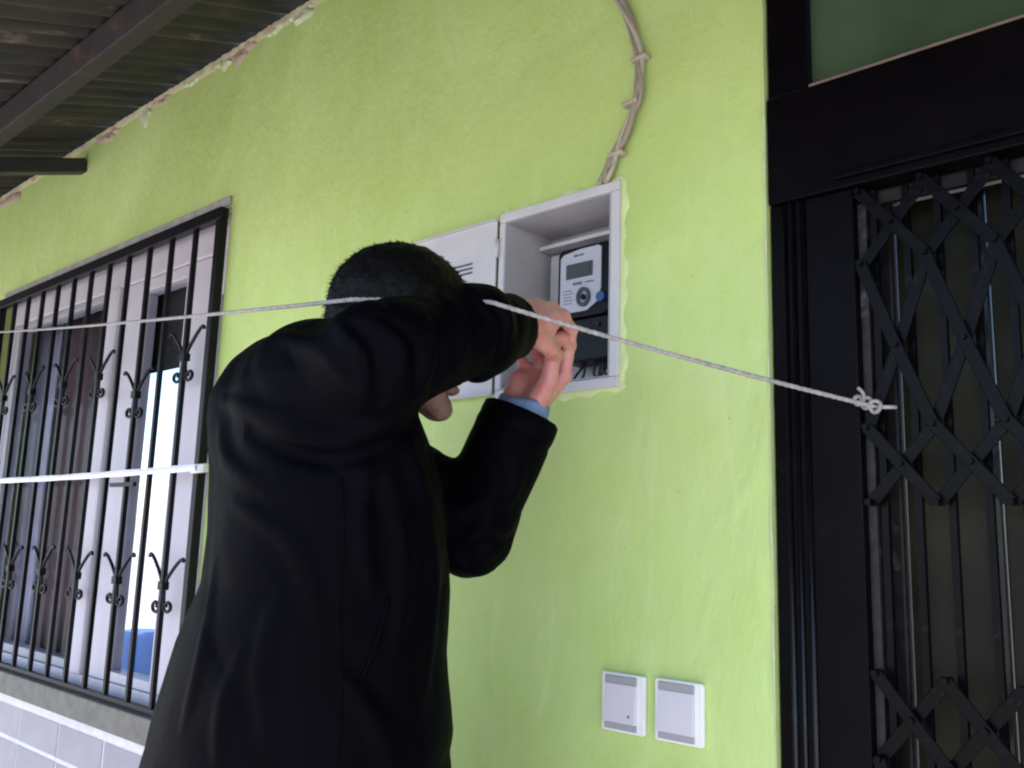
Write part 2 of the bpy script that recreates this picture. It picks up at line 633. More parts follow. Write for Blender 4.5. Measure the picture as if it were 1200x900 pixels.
def wall_mesh(x0, x1, z0, z1, holes, y0, y1):
    m = MB()
    xs = sorted({x0, x1} | {h[0] for h in holes} | {h[1] for h in holes})
    zs = sorted({z0, z1} | {h[2] for h in holes} | {h[3] for h in holes})
    xs = [v for v in xs if x0 <= v <= x1]
    zs = [v for v in zs if z0 <= v <= z1]

    def solid(i, j):
        if i < 0 or j < 0 or i >= len(xs) - 1 or j >= len(zs) - 1:
            return False
        cx, cz = (xs[i] + xs[i + 1]) / 2, (zs[j] + zs[j + 1]) / 2
        return not any(h[0] < cx < h[1] and h[2] < cz < h[3] for h in holes)

    def quad(*p):
        n = len(m.V)
        m.V += list(p)
        m.F.append((n, n + 1, n + 2, n + 3))
    for i in range(len(xs) - 1):
        for j in range(len(zs) - 1):
            if not solid(i, j):
                continue
            a, b, c, d = xs[i], xs[i + 1], zs[j], zs[j + 1]
            quad((a, y0, c), (b, y0, c), (b, y0, d), (a, y0, d))
            quad((a, y1, c), (a, y1, d), (b, y1, d), (b, y1, c))
            if not solid(i - 1, j):
                quad((a, y0, c), (a, y0, d), (a, y1, d), (a, y1, c))
            if not solid(i + 1, j):
                quad((b, y0, c), (b, y1, c), (b, y1, d), (b, y0, d))
            if not solid(i, j - 1):
                quad((a, y0, c), (a, y1, c), (b, y1, c), (b, y0, c))
            if not solid(i, j + 1):
                quad((a, y0, d), (b, y0, d), (b, y1, d), (a, y1, d))
    return m


wm = wall_mesh(-7.5, 2.2, -0.1, WTOP, [(GX0, GX1, GZ0, GZ1), (DX0, DX1, -0.1, DZ1), (MX0, MX1, MZ0, MZ1)], 0.0, 0.20)
wall = thing('house_wall', 'lime green rendered house wall with trowel marks', 'wall', (-2.0, 0, 0))
obj('render_face', wm, M['green'], wall)
# worn pale edge where the render meets the door frame
eb = MB()
pp = []
z = 0.0
while z < WTOP:
    pp.append((DX0 - 0.001 + random.uniform(-0.0012, 0.0012), -0.0005, z))
    z += 0.04
eb.tube(pp, [random.uniform(.0008, .0026) for _ in pp], 8)
obj('edge_bead', eb, M['bead'], wall, smooth=True)
# broken mortar along the top of the wall
def blob(x, z, w, h, name, m, seed):
    r2 = random.Random(seed)
    b = MB()
    k, rings = 30, 4
    ph = [r2.uniform(0, 6.28) for _ in range(4)]
    edge = [1 + .22 * math.sin(2 * a + ph[0]) + .18 * math.sin(3 * a + ph[1]) + .14 * math.sin(7 * a + ph[2]) + r2.uniform(-.14, .14) for a in [2 * math.pi * j / k for j in range(k)]]
    b.V.append((x, -0.008, z))
    for q in range(1, rings + 1):
        for j in range(k):
            a = 2 * math.pi * j / k
            rad = q / rings * edge[j]
            b.V.append((x + w * rad * math.cos(a), (0.003 if q == rings else -0.004 - r2.uniform(0, .007)), min(z + h * rad * math.sin(a), WTOP - 0.002)))
    for j in range(k):
        b.F.append((0, 1 + (j + 1) % k, 1 + j))
    for q in range(rings - 1):
        for j in range(k):
            a, c = 1 + q * k + j, 1 + q * k + (j + 1) % k
            b.F.append((a, c, c + k, a + k))
    return obj(name, b, m, wall, smooth=50)


for i, (px, py, w, h, key) in enumerate([(10, 244, .20, .030, 'mortar'), (128, 168, .10, .030, 'mortar'), (172, 142, .06, .036, 'bead'), (188, 134, .05, .02, 'mortar'), (284, 66, .06, .036, 'mortar'),
                                         (262, 72, .05, .02, 'bead'), (355, 18, .08, .02, 'bead'), (322, 36, .05, .016, 'bead'), (225, 105, .06, .014, 'bead'), (-60, 280, .2, .04, 'mortar')]):
    p = wl(px, py)
    blob(p[0], WTOP - .006, w, h * 1.45, 'mortar_patch', M[key], i)
ed = MB()
r2 = random.Random(12)
ex = -4.7
while ex < -0.66:
    nz = float(vnoise(np.array([[ex * 9, 3.3, .5]]))[0] + .6 * vnoise(np.array([[ex * 31, 1.3, 2.5]]))[0])
    dz = .013 + .022 * nz + r2.uniform(-.003, .003)
    dz = max(.003, dz)
    ed.V += [(ex, .002, WTOP - dz - .003), (ex, -.006 - r2.uniform(0, .004), WTOP - dz + .001), (ex, -.010 - r2.uniform(0, .004), WTOP - .001)]
    ex += .012
for i in range(len(ed.V) // 3 - 1):
    for j in (0, 1):
        a = i * 3 + j
        ed.F.append((a, a + 3, a + 4, a + 1))
obj('broken_top_edge', ed, M['edge'], wall, smooth=50)

# grey glazed tiles below the window sill
dado = thing('tile_dado', 'grey glazed tiles with white joints below the barred window', 'tiled wall', (-2.4, 0, 0.4))
obj('grout_bed', MB().box(-4.75, DX0 - 0.012, -0.0120, -0.0015, 0.0, 0.7835), M['grout'], dado)
obj('cap_strip', MB().box(-4.75, DX0 - 0.012, -0.022, -0.0015, 0.784, 0.812), M['grout'], dado, bevel=.002)
TW, TH = 0.30, 0.107
t0 = None
x = -4.669
while x + TW < DX0 - 0.012:
    zz = 0.781
    for j in range(7):
        cx, cz = x + TW / 2, zz - TH / 2
        if t0 is None:
            t0 = obj('tile', MB().box(cx - TW / 2 + .004, cx + TW / 2 - .004, -0.0135, -0.0085, cz - TH / 2 + .0065, cz + TH / 2 - .0065), M['tile'], dado, loc=(cx, 0, cz), bevel=.001)
        else:
            copy_part(t0, dado, (cx, random.uniform(-.0006, .0006), cz))
        zz -= TH
    x += TW

# window sill ledge and a grey strip painted as the shadow above the grille
obj('window_sill', MB().box(GX0 - 0.05, GX1 + 0.05, -0.045, -0.001, 0.8125, 0.8795), M['stone'], wall, bevel=.004)
obj('sill_top', MB().box(GX0 + .001, GX1 - .001, 0.0, 0.199, 0.8762, 0.8793), M['stone'], wall)
lb = MB()
lb.box(GX0 - 0.01, GX1 + 0.002, -0.008, 0.0, GZ1 + 0.004, GZ1 + 0.030)
obj('grey_shadow_strip', lb, M['lintel'], wall, bevel=.003)

# ------------------------------------------------------------------ window
win = thing('window', 'white plastic framed window set behind black bars', 'window', (-3.0, 0.03, GZ0))
WY0, WY1 = 0.022, 0.082


def xat(px, y=0.045):
    return float(wl(px, 560, y)[0])


fr = MB()
fr.box(GX0 + .002, GX1 - .002, WY0, WY1, 2.115, GZ1 - .002)
fr.box(GX0 + .002, GX1 - .002, WY0, WY1, GZ0 + .0045, 0.915)
fr.box(GX0 + .002, GX0 + .06, WY0, WY1, 0.9152, 2.1148)
fr.box(GX1 - .11, GX1 - .002, WY0, WY1, 0.9152, 2.1148)
obj('frame', fr, M['pvc'], win, bevel=.004)
xm = [xat(113), xat(128), xat(133), xat(153), xat(205)]
obj('mullion', MB().box(xm[0], xm[1], WY0 - .008, WY1 - .012, 0.9152, 2.1148), M['pvc'], win, bevel=.004)
sash = MB()
for a, b, c, d in ((xm[2], xm[3], .917, 2.113), (xm[4], GX1 - .112, .917, 2.113)):
    sash.box(a, b, WY0 + .004, WY1 - .006, c, d)
sash.box(xm[3], xm[4], WY0 + .004, WY1 - .006, .917, .945)
sash.box(xm[3], xm[4], WY0 + .004, WY1 - .006, 2.075, 2.113)
obj('sash', sash, M['pvc'], win, bevel=.003)
s2 = MB()
for a, b in ((GX0 + .062, GX0 + .10), (xm[0] - .04, xm[0] - .002)):
    s2.box(a, b, WY0 + .006, WY1 - .006, .917, 2.113)
s2.box(GX0 + .10, xm[0] - .04, WY0 + .006, WY1 - .006, .917, .945)
s2.box(GX0 + .10, xm[0] - .04, WY0 + .006, WY1 - .006, 2.09, 2.113)
obj('sash', s2, M['pvcgrey'], win, bevel=.003)
obj('pane', MB().box(GX0 + .10, xm[0] - .04, .048, .052, .945, 2.09), M['wglass'], win)
obj('pane', MB().box(xm[3], xm[4], .048, .052, .945, 2.075), M['wglass'], win)
obj('frame_seal', MB().box(xm[1] + .001, xm[2] - .001, WY0 + .03, WY0 + .034, .94, 2.11), M['ink'], win)
jt = MB().box(GX1 - .036, GX1 - .003, 0.004, 0.0215, GZ0 + .004, 1.98)
obj('jamb_lining', jt, M['pvcgrey'], win, bevel=.003)


def curtain(name, label, x0, x1, m, y=0.14, amp=.014, per=.085, ztop=2.18, zbot=0.90):
    b = MB()
    n = int((x1 - x0) / 0.012)
    for i in range(n + 1):
        xx = x0 + (x1 - x0) * i / n
        for j in range(6):
            zz = zbot + (ztop - zbot) * j / 5
            b.V.append((xx + .01 * math.sin(zz * 3 + i * .1), y + amp * math.sin(2 * math.pi * xx / per + .5 * math.sin(zz * 2)), zz))
    for i in range(n):
        for j in range(5):
            a = i * 6 + j
            b.F.append((a, a + 6, a + 7, a + 1))
    o = obj(name, b, m, None, loc=(x0, y, zbot), smooth=True)
    so_ = o.modifiers.new('thick', 'SOLIDIFY')
    so_.thickness = .002
    tag(o, label, 'curtain')


curtain('curtain', 'pale lilac curtain behind the left part of the barred window', -4.35, xat(57, .14), M['curtainl'])
curtain('curtain', 'dark brown curtain hanging beside the white window post', xat(60, .14), xat(112, .14), M['curtainb'], y=.145)
bl = thing('window_blind', 'short charcoal blind hanging at the top of the right pane', 'blind', (-2.75, .11, 2.1))
a0, a1 = xat(146, .11), xat(214, .11)
for k in range(12):
    zt = 2.11 - k * .0225
    obj('slat', MB().obox((a0, .11, zt - .011), (a1, .11, zt - .011), .024, .003, (0, 1, 0.35)), M['blind'], bl)
obj('roller', MB().tube([(a0, .11, 2.13), (a1, .11, 2.13)], .016, 12), M['blind'], bl, smooth=True)

# the room behind the window: side wall with a bright opening
RX, RZ = -5.05, 2.55
room = thing('room_walls', 'pale painted inside walls of the room behind the window', 'wall', (-3.5, 1.5, 0))
obj('floor', MB().box(RX - .15, -1.4, .203, 2.9, -.1, 0), M['stone'], room)
obj('ceiling', MB().box(RX - .15, -1.4, .203, 2.9, RZ, RZ + .1), M['room'], room)
obj('back_wall', MB().box(RX - .15, -1.4, 2.901, 3.05, -.1, RZ + .1), M['room'], room)
obj('inner_wall', MB().box(-1.4, -1.25, .203, 2.9, -.1, RZ + .1), M['room'], room)
OY0, OY1, OZ0, OZ1 = 0.72, 1.62, 0.25, 2.34
sw = MB()
sw.box(RX - .15, RX, .203, OY0, 0.001, RZ - .001).box(RX - .15, RX, OY1, 2.9, 0.001, RZ - .001)
sw.box(RX - .15, RX, OY0, OY1, 0.001, OZ0).box(RX - .15, RX, OY0, OY1, OZ1, RZ - .001)
obj('side_wall', sw, M['room'], room)
obj('pane_frame', MB().box(RX - .079, RX - .05, OY0 + .38, OY0 + .42, OZ0 + .001, OZ1 - .001), M['pvc'], room)
_q = ray(172, 700)
_t = (-6.40 - CAM[0]) / _q[0]
by = float(CAM[1] + _q[1] * _t)
bb = MB()
bb.tube([(-6.40, by, .0), (-6.40, by, .03), (-6.40, by, .30), (-6.40, by, .60), (-6.40, by, .64)], [.13, .15, .16, .15, .13], 20)
tag(obj('barrel', bb, M['bluep'], None, loc=(-6.40, by, 0), smooth=40), 'blue plastic barrel in the yard, seen low through the right window pane', 'barrel')
tag(obj('yard_slab', MB().box(-7.4, RX - .16, .3, 3.0, -.118, -.002), M['floor']), kind='structure')

# ------------------------------------------------------------------ window grille
gl = thing('window_grille', 'black wrought iron window grille with scrolls and upright bars', 'window grille', (-3.0, -0.02, GZ0))
GY = -0.020
g0, g1 = -3.80, -2.168
zb, zt = 0.884, 2.214
obj('frame_bar', MB().box(g0 - .012, g1 + .012, GY - .012, GY + .012, zt - .034, zt), M['iron'], gl, bevel=.002)
obj('frame_bar', MB().box(g0 - .012, g1 + .012, GY - .009, GY + .009, zb, zb + .014), M['iron'], gl, bevel=.002)
for xx in (g0, g1):
    obj('frame_bar', MB().box(xx - .012, xx + .012, GY - .012, GY + .012, zb + .0145, zt - .0345), M['iron'], gl, bevel=.002)
NB = 12
bar0 = None
for i in range(1, NB):
    xx = g1 + (g0 - g1) * i / NB
    if bar0 is None:
        bar0 = obj('bar', MB().box(xx - .0062, xx + .0062, GY - .0062, GY + .0062, zb + .0145, zt - .0345), M['iron'], gl, loc=(xx, GY, 0))
    else:
        copy_part(bar0, gl, (xx, GY, 0))


def scroll_path(sx):
    """arm rising outwards, foot curling under; centred on the bar at 0,0"""
    P = [(sx * .093, 0, .070), (sx * .088, 0, .078), (sx * .072, 0, .072), (sx * .045, 0, .050), (sx * .020, 0, .024), (sx * .0085, 0, .004), (sx * .008, 0, -.020), (sx * .012, 0, -.042)]
    for k in range(12):      # foot: a curl opening outwards
        a = math.radians(205 + k * 33)
        r = .0165 * (1 - k / 17)
        P.append((sx * (.034 + 1.35 * r * math.cos(a)), 0, -.050 + r * math.sin(a)))
    return spline(P, 3)


sc0 = {}
for i in range(1, NB, 2):
    xx = g1 + (g0 - g1) * i / NB
    for zc in ((1.815 if i != 3 else 1.735), 1.205):
        for sx in (-1, 1):
            if sx not in sc0:
                sc0[sx] = obj('scroll', MB().tube([(xx + p[0], GY, zc + p[2]) for p in scroll_path(sx)], .0048, 6), M['iron'], gl, loc=(xx, GY, zc), smooth=True)
            else:
                cp = copy_part(sc0[sx], gl, (xx, GY, zc))
                cp.scale = (random.uniform(.92, 1.04), 1, random.uniform(.95, 1.06))
                cp.rotation_euler = (0, random.uniform(-.05, .05), 0)
        if 'c' not in sc0:
            sc0['c'] = obj('collar', MB().box(xx - .014, xx + .014, GY - .010, GY + .010, zc - .010, zc + .012), M['iron'], gl, loc=(xx, GY, zc), bevel=.002)
        else:
            copy_part(sc0['c'], gl, (xx, GY, zc))
xx = g1 + (g0 - g1) * 3 / NB
obj('cross_bar', MB().box(xx - .075, xx + .075, GY - .016, GY - .0065, 1.468, 1.480), M['iron'], gl)

# ------------------------------------------------------------------ porch roof
RK, RZ0 = 0.338, 2.705
roof = thing('porch_roof', 'dull corrugated iron lean-to porch roof on dark beams', 'roof', (-3.0, -0.4, 2.6))


def rz(y, off=0.0):
    return RZ0 + RK * y + off


YE, YW = -1.30, 0.12  # eave carried on out of view to keep sun off wall and figure
shs = []
x = -7.4
k = 0
while x < 2.1:
    w = 0.836
    b = MB()
    n = 66
    ys = [YE + (YW - YE) * q / 4 for q in range(5)]
    dz = 0.0035 * (k % 2) + random.uniform(0, .001)
    for i in range(n + 1):
        xx = x + (w + .05) * i / n
        for yv in ys:
            b.V.append((xx, yv, rz(yv) + .012 + dz + .012 * math.sin(2 * math.pi * (xx - x) / .076)))
    for i in range(n):
        for j in range(4):
            a = i * 5 + j
            b.F.append((a, a + 5, a + 6, a + 1))
    o = obj('roof_sheet', b, M['roof'], roof, smooth=True)
    sm = o.modifiers.new('thick', 'SOLIDIFY')
    sm.thickness = .0012
    sm.offset = 1
    x += w
    k += 1
obj('purlin', MB().obox((-7.4, -.355, rz(-.355, -.030)), (2.1, -.355, rz(-.355, -.030)), .062, .062, (0, -RK, 1)), M['rust'], roof, bevel=.004)
obj('purlin', MB().obox((-7.4, -1.22, rz(-1.22, -.030)), (2.1, -1.22, rz(-1.22, -.030)), .05, .062, (0, -RK, 1)), M['rust'], roof, bevel=.004)
for xr in (-3.205, -6.3, 1.3):
    obj('rafter', MB().obox((xr, -.003, rz(0, -.088)), (xr, -1.28, rz(-1.28, -.088)), .05, .050, (0, -RK, 1)), M['timber'], roof, bevel=.003)
    obj('packing_block', MB().obox((xr, -.325, rz(-.325, -.0625)), (xr, -.385, rz(-.385, -.0625)), .04, .003, (0, -RK, 1)), M['timber'], roof)

# ================================================================== METER CABINET
cab = thing('meter_cabinet', 'open off-white meter cabinet sunk into the green wall', 'meter cabinet', (-1.0, 0, 1.6))
fl = MB()
FW = .016
ox0, ox1, oz0, oz1 = MX0 - .014, MX1 + .018, MZ0 - .018, MZ1 + .018
fl.box(ox0, ox1, -.010, .0, MZ1, oz1).box(ox0, ox1, -.010, .0, oz0, MZ0)
fl.box(ox0, MX0, -.010, .0, MZ0 + .0002, MZ1 - .0002).box(MX1, ox1, -.010, .0, MZ0 + .0002, MZ1 - .0002)
obj('flange', fl, M['cabinet'], cab, bevel=.002)
sm_ = MB()
r3 = random.Random(3)
loop = []
for t_ in np.linspace(0, 1, 41)[:-1]:
    loop.append((ox0 + (ox1 - ox0) * t_, oz0, 0, -1))
for t_ in np.linspace(0, 1, 51)[:-1]:
    loop.append((ox1, oz0 + (oz1 - oz0) * t_, 1, 0))
for t_ in np.linspace(0, 1, 41)[:-1]:
    loop.append((ox1 - (ox1 - ox0) * t_, oz1, 0, 1))
sm_.V = []
for q, (a_, c_, nx_, nz_) in enumerate(loop):
    wv = .009 + .009 * (math.sin(q * .31) + math.sin(q * .83 + 1)) * .4 + r3.uniform(-.002, .002)
    wv = max(.002, wv)
    sm_.V += [(a_ - nx_ * .002, -.0035, c_ - nz_ * .002), (a_ + nx_ * wv * .6, -.0030, c_ + nz_ * wv * .6), (a_ + nx_ * wv, .0006, c_ + nz_ * wv)]
for q in range(len(loop) - 1):
    for j in (0, 1):
        a_ = q * 3 + j
        sm_.F.append((a_, a_ + 3, a_ + 4, a_ + 1))
obj('filler_smear', sm_, M['filler'], wall, smooth=60)
RD = .125
bx = MB()
bx.box(MX0 + .001, MX1 - .001, RD, RD + .003, MZ0 + .001, MZ1 - .001)
bx.box(MX0 + .001, MX0 + .0025, -.009, RD, MZ0 + .001, MZ1 - .001).box(MX1 - .0025, MX1 - .001, -.009, RD, MZ0 + .001, MZ1 - .001)
bx.box(MX0 + .0026, MX1 - .0026, -.009, RD, MZ0 + .001, MZ0 + .0025).box(MX0 + .0026, MX1 - .0026, -.009, RD, MZ1 - .0025, MZ1 - .001)
obj('shell', bx, M['cabin'], cab)
# inner return of the frame at the top and the mounting plate
obj('inner_rail', MB().box(MX0 + .004, MX1 - .004, RD - .040, RD - .001, MZ1 - .034, MZ1 - .026), M['cabinet'], cab, bevel=.001)
obj('mounting_plate', MB().box(MX0 + .012, MX1 - .010, RD - .012, RD - .002, MZ0 + .010, MZ1 - .040), M['cabinet'], cab, bevel=.001)
# lid folded right back against the wall on the left
lx1, lx0 = ox0 - .004, ox0 - .262
lid = MB()
lid.box(lx0, lx1, -.013, -.0105, MZ0 - .006, MZ1 + .006)
for a, b, c, d in ((lx0, lx1, MZ1 + .0062, MZ1 + .0082), (lx0, lx1, MZ0 - .0082, MZ0 - .0062)):
    lid.box(a, b, -.019, -.002, c, d)
lid.box(lx0 - .002, lx0, -.019, -.002, MZ0 - .006, MZ1 + .006)
lido = obj('lid', lid, M['cabinet'], cab)
for k in range(3):
    zc = 1.877 - k * .009
    obj('vent_slot', MB().box(-1.262, -1.205, -.0145, -.0128, zc - .0016, zc + .0016), M['ink'], lido)
for zc in (MZ0 + .05, MZ1 - .05):
    obj('hinge', MB().tube([(ox0 - .002, -.013, zc - .018), (ox0 - .002, -.013, zc + .018)], .0045, 8), M['cabinet'], cab, smooth=True)
obj('latch', MB().disc((lx0 + .02, -.020, 1.78), .008, .007, 14), M['steel'], lido)

met = thing('electricity_meter', 'black and pale grey electricity meter inside the open cabinet', 'electricity meter', (-.98, .1, 1.66))
mx0, mx1 = -1.043, -.925
MYF = .052


def rrect(x0, x1, z0, z1, y0, y1, r, k=5):
    b = MB()
    pts = []
    for (cx, cz, a0_) in ((x1 - r, z1 - r, 0), (x0 + r, z1 - r, 90), (x0 + r, z0 + r, 180), (x1 - r, z0 + r, 270)):
        for j in range(k + 1):
            a = math.radians(a0_ + 90 * j / k)
            pts.append((cx + r * math.cos(a), cz + r * math.sin(a)))
    n = len(pts)
    b.V = [(p[0], y0, p[1]) for p in pts] + [(p[0], y1, p[1]) for p in pts]
    b.F = [tuple(range(n)), tuple(range(2 * n - 1, n - 1, -1))] + [(j, j + n, (j + 1) % n + n, (j + 1) % n) for j in range(n)]
    return b


obj('case', rrect(mx0, mx1, 1.752, 1.886, MYF, RD - .0125, .012), M['metercase'], met, bevel=.003)
obj('terminal_cover', rrect(mx0 + .006, mx1 - .002, 1.672, 1.7505, MYF + .004, RD - .0125, .006), M['metercase'], met, bevel=.003)
# pale face with a slanted lower right corner
fa = MB()
fp = [(mx0 + .009, 1.762), (-.972, 1.762), (-.945, 1.778), (-.9405, 1.80), (-.9405, 1.876), (-.948, 1.880), (-.99, 1.8795), (mx0 + .016, 1.8745), (mx0 + .009, 1.868)]
n = len(fp)
fa.V = [(p[0], MYF - .004, p[1]) for p in fp] + [(p[0], MYF - .0002, p[1]) for p in fp]
fa.F = [tuple(range(n)), tuple(range(2 * n - 1, n - 1, -1))] + [(j, j + n, (j + 1) % n + n, (j + 1) % n) for j in range(n)]
obj('face_plate', fa, M['meterface'], met, bevel=.0008)
obj('display_frame', MB().box(-1.019, -.959, MYF - .0062, MYF - .0041, 1.825, 1.853), M['ink'], met, bevel=.0006)
obj('display', MB().box(-1.014, -.964, MYF - .0072, MYF - .0063, 1.829, 1.849), M['lcd'], met)
db = MB()
for k in range(6):      # the unlit digits of the display
    x_ = -1.011 + k * .0078
    db.box(x_, x_ + .0045, MYF - .0076, MYF - .0073, 1.8445, 1.8455).box(x_, x_ + .0045, MYF - .0076, MYF - .0073, 1.8385, 1.8393).box(x_, x_ + .0045, MYF - .0076, MYF - .0073, 1.8325, 1.8333)
    db.box(x_, x_ + .0009, MYF - .0076, MYF - .0073, 1.8394, 1.8444).box(x_ + .0036, x_ + .0045, MYF - .0076, MYF - .0073, 1.8334, 1.8384)
obj('display_digits', db, M['ink'], met)
rg = MB()
K = 28
for rad, yy in ((.0165, MYF - .0041), (.0165, MYF - .0085), (.0100, MYF - .0085), (.0100, MYF - .0041)):
    for j in range(K):
        a = 2 * math.pi * j / K
        rg.V.append((-.978 + rad * .9 * math.cos(a), yy, 1.787 + rad * 1.1 * math.sin(a)))
for q in range(3):
    for j in range(K):
        a, b = q * K + j, q * K + (j + 1) % K
        rg.F.append((a, b, b + K, a + K))
obj('button_ring', rg, M['ink'], met, smooth=40)
obj('button', MB().disc((-.978, MYF - .0078, 1.787), .0048, .004, 16, squash=1.2), M['metercase'], met)
pr = MB()
pr.box(-1.002, -.993, MYF - .0046, MYF - .0041, 1.866, 1.870).box(-.991, -.980, MYF - .0046, MYF - .0041, 1.8665, 1.8695)
for k in range(4):
    pr.box(-1.003 + k * .0055, -.9995 + k * .0055, MYF - .0046, MYF - .0041, 1.812, 1.8175)
pr.box(-.976, -.956, MYF - .0046, MYF - .0041, 1.8135, 1.8155)
for k in range(5):
    pr.box(-1.026, -1.006 + (k % 2) * .004, MYF - .0046, MYF - .0041, 1.803 - k * .006, 1.8042 - k * .006)
obj('printed_marks', pr, M['ink'], met)
obj('seal_knob', MB().disc((-.938, MYF - .010, 1.781), .0092, .0098, 18), M['blue'], met, smooth=40)
for xx_ in (-1.02, -.95):
    obj('screw', MB().disc((xx_, MYF - .0005, 1.735), .004, .005, 10), M['steel'], met)
for k, (xa, xb, dp) in enumerate(((-1.0, -1.02, .028), (-.975, -.925, .026), (-.955, -.90, .022), (-.93, -.96, .031), (-.965, -.945, .036), (-.94, -.91, .03))):
    wp = spline([(xa, .085, 1.674), (xa + .002, .075, 1.674 - dp), ((xa + xb) / 2, .07, 1.672 - dp - .006), (xb, .08, 1.655 - dp * .2), (xb + .01, .115, 1.69)], 6)
    obj('lead_wire', MB().tube(wp, .0026, 7), M['wire'], met, smooth=True)

# ------------------------------------------------------------------ cable up the wall
cbl = thing('wall_cable', 'grey brown cable bundle curving down the wall into the meter cabinet', 'cable', (-.9, 0, 1.96))
pts = [(716, -45), (722, -12), (729, 4), (742, 34), (750, 70), (750, 105), (742, 135), (729, 165), (717, 192), (708, 219)]
base = [wl(a, b, -.008) for a, b in pts]
base[0] = np.array([-.905, -.008, 2.40])
base = [np.array([-.93, -.008, 2.69]), np.array([-.925, -.008, 2.52])] + base
base[-1][2] = 1.9635
cen = spline(base, 8)
n = len(cen)
for q in range(3):
    P = []
    for i, p in enumerate(cen):
        t = i / n
        a = q * 2.09 + t * 16
        spread = .0055 + .004 * max(0, t - .7) * 3
        P.append(p + np.array([math.cos(a) * spread, min(0, math.sin(a) * .003) - .002, 0]))
    obj('cable_strand', MB().tube(P, (.0052, .0042, .0046)[q], 7), M['cable' if q != 2 else 'cable2'], cbl, smooth=True)
for a, b in ((752, 70), (741, 122), (724, 182)):
    p = wl(a, b, -.006)
    obj('clip', MB().box(p[0] - .016, p[0] + .016, -.018, -.001, p[2] - .004, p[2] + .004), M['cable2'], cbl, bevel=.002)

# ------------------------------------------------------------------ light switches
def switch(x0, x1, z0, z1, label, dot):
    t = thing('light_switch', label, 'light switch', ((x0 + x1) / 2, 0, (z0 + z1) / 2), 'light switches low on the green wall')
    obj('back_plate', rrect(x0, x1, z0, z1, -.009, -.0008, .004), M['swframe'], t, bevel=.0015)
    xi0, xi1 = x0 + .0075, x1 - .013
    obj('grey_band', MB().box(xi0, xi1, -.0125, -.0092, z1 - .015, z1 - .004), M['swgrey'], t, bevel=.001)
    obj('grey_band', MB().box(xi0, xi1, -.0125, -.0092, z0 + .004, z0 + .014), M['swgrey'], t, bevel=.001)
    r = MB()
    za, zc = z0 + .0145, z1 - .0155
    r.V = [(xi0, -.0092, za), (xi1, -.0092, za), (xi1, -.0092, zc), (xi0, -.0092, zc), (xi0, -.0165, za), (xi1, -.0165, za), (xi1, -.0125, zc), (xi0, -.0125, zc)]
    r.F = [(0, 3, 2, 1), (4, 5, 6, 7), (0, 1, 5, 4), (2, 3, 7, 6), (0, 4, 7, 3), (1, 2, 6, 5)]
    obj('rocker', r, M['swrock'], t, bevel=.001)
    if dot:
        obj('indicator', MB().disc((xi1 - .011, -.0172, z0 + .026), .0017, .002, 10), M['ink'], t)
    return t


switch(-.884, -.8045, 1.066, 1.153, 'left light switch with a small dark dot on its rocker', True)
switch(-.786, -.7045, 1.066, 1.1545, 'right light switch, the one nearer the black door', False)

# ================================================================== DOOR
door = thing('entrance_door', 'black painted entrance door frame with a green glass pane above', 'door', (-.06, .04, 0))
DY = .008
xs_in = float(wl(1012, 600, DY)[0])         # inner edge of the wide stile
obj('stile', MB().box(DX0 + .002, xs_in, DY, .15, .0, 1.8555), M['blackdoor'], door, bevel=.003)
obj('stile', MB().box(.33, DX1 - .002, DY, .15, .0, 1.8555), M['blackdoor'], door, bevel=.003)
for px in (927, 938, 950):
    xx_ = float(wl(px, 600, DY)[0])
    obj('moulding', MB().tube([(xx_, DY - .001, .004), (xx_, DY - .001, 1.8545)], .0042 if px != 938 else .0035, 8), M['black'], door, smooth=True)
obj('lintel', MB().box(DX0 + .002, DX1 - .002, DY - .006, .15, 1.856, 2.026), M['blackdoor'], door, bevel=.003)
obj('lintel_moulding', MB().box(xs_in - .02, DX1 - .01, DY - .014, DY - .0065, 1.868, 1.878), M['blackdoor'], door, bevel=.002)
xt = float(wl(943, 50, DY)[0])
obj('upper_post', MB().box(DX0 + .002, xt, DY, .12, 2.0265, 2.895), M['blackdoor'], door, bevel=.003)
obj('upper_post', MB().box(DX1 - .05, DX1 - .002, DY, .12, 2.0265, 2.895), M['blackdoor'], door, bevel=.003)
obj('glazing_bead', MB().box(xt + .001, DX1 - .051, DY + .006, DY + .020, 2.0265, 2.036), mat('pinkish_bead', (.22, .14, .11), .5, noise=.3, nscale=30), door, bevel=.001)
obj('transom_pane', MB().box(xt + .001, DX1 - .051, DY + .022, DY + .028, 2.0265, 2.89), M['tglass'], door)
# leaf behind the folding gate
LY = .085
obj('leaf_frame', MB().box(xs_in + .002, xs_in + .024, LY, LY + .04, .004, 1.853), M['steel'], door, bevel=.004)
obj('leaf_frame', MB().box(.28, .328, LY, LY + .04, .004, 1.853), M['black'], door, bevel=.002)
obj('kick_panel', MB().box(xs_in + .0245, .2795, LY + .004, LY + .034, .01, .42), M['black'], door, bevel=.002)
nb = 6
xw = (.2795 - (xs_in + .0245)) / nb
for k in range(nb):
    a = xs_in + .0245 + k * xw
    obj('leaf_pane', MB().box(a + .001, a + xw - .013, LY + .016, LY + .022, .425, 1.85), M['oglass'], door)
    obj('leaf_bar', MB().box(a + xw - .012, a + xw, LY + .004, LY + .034, .421, 1.853), M['black'], door, bevel=.001)

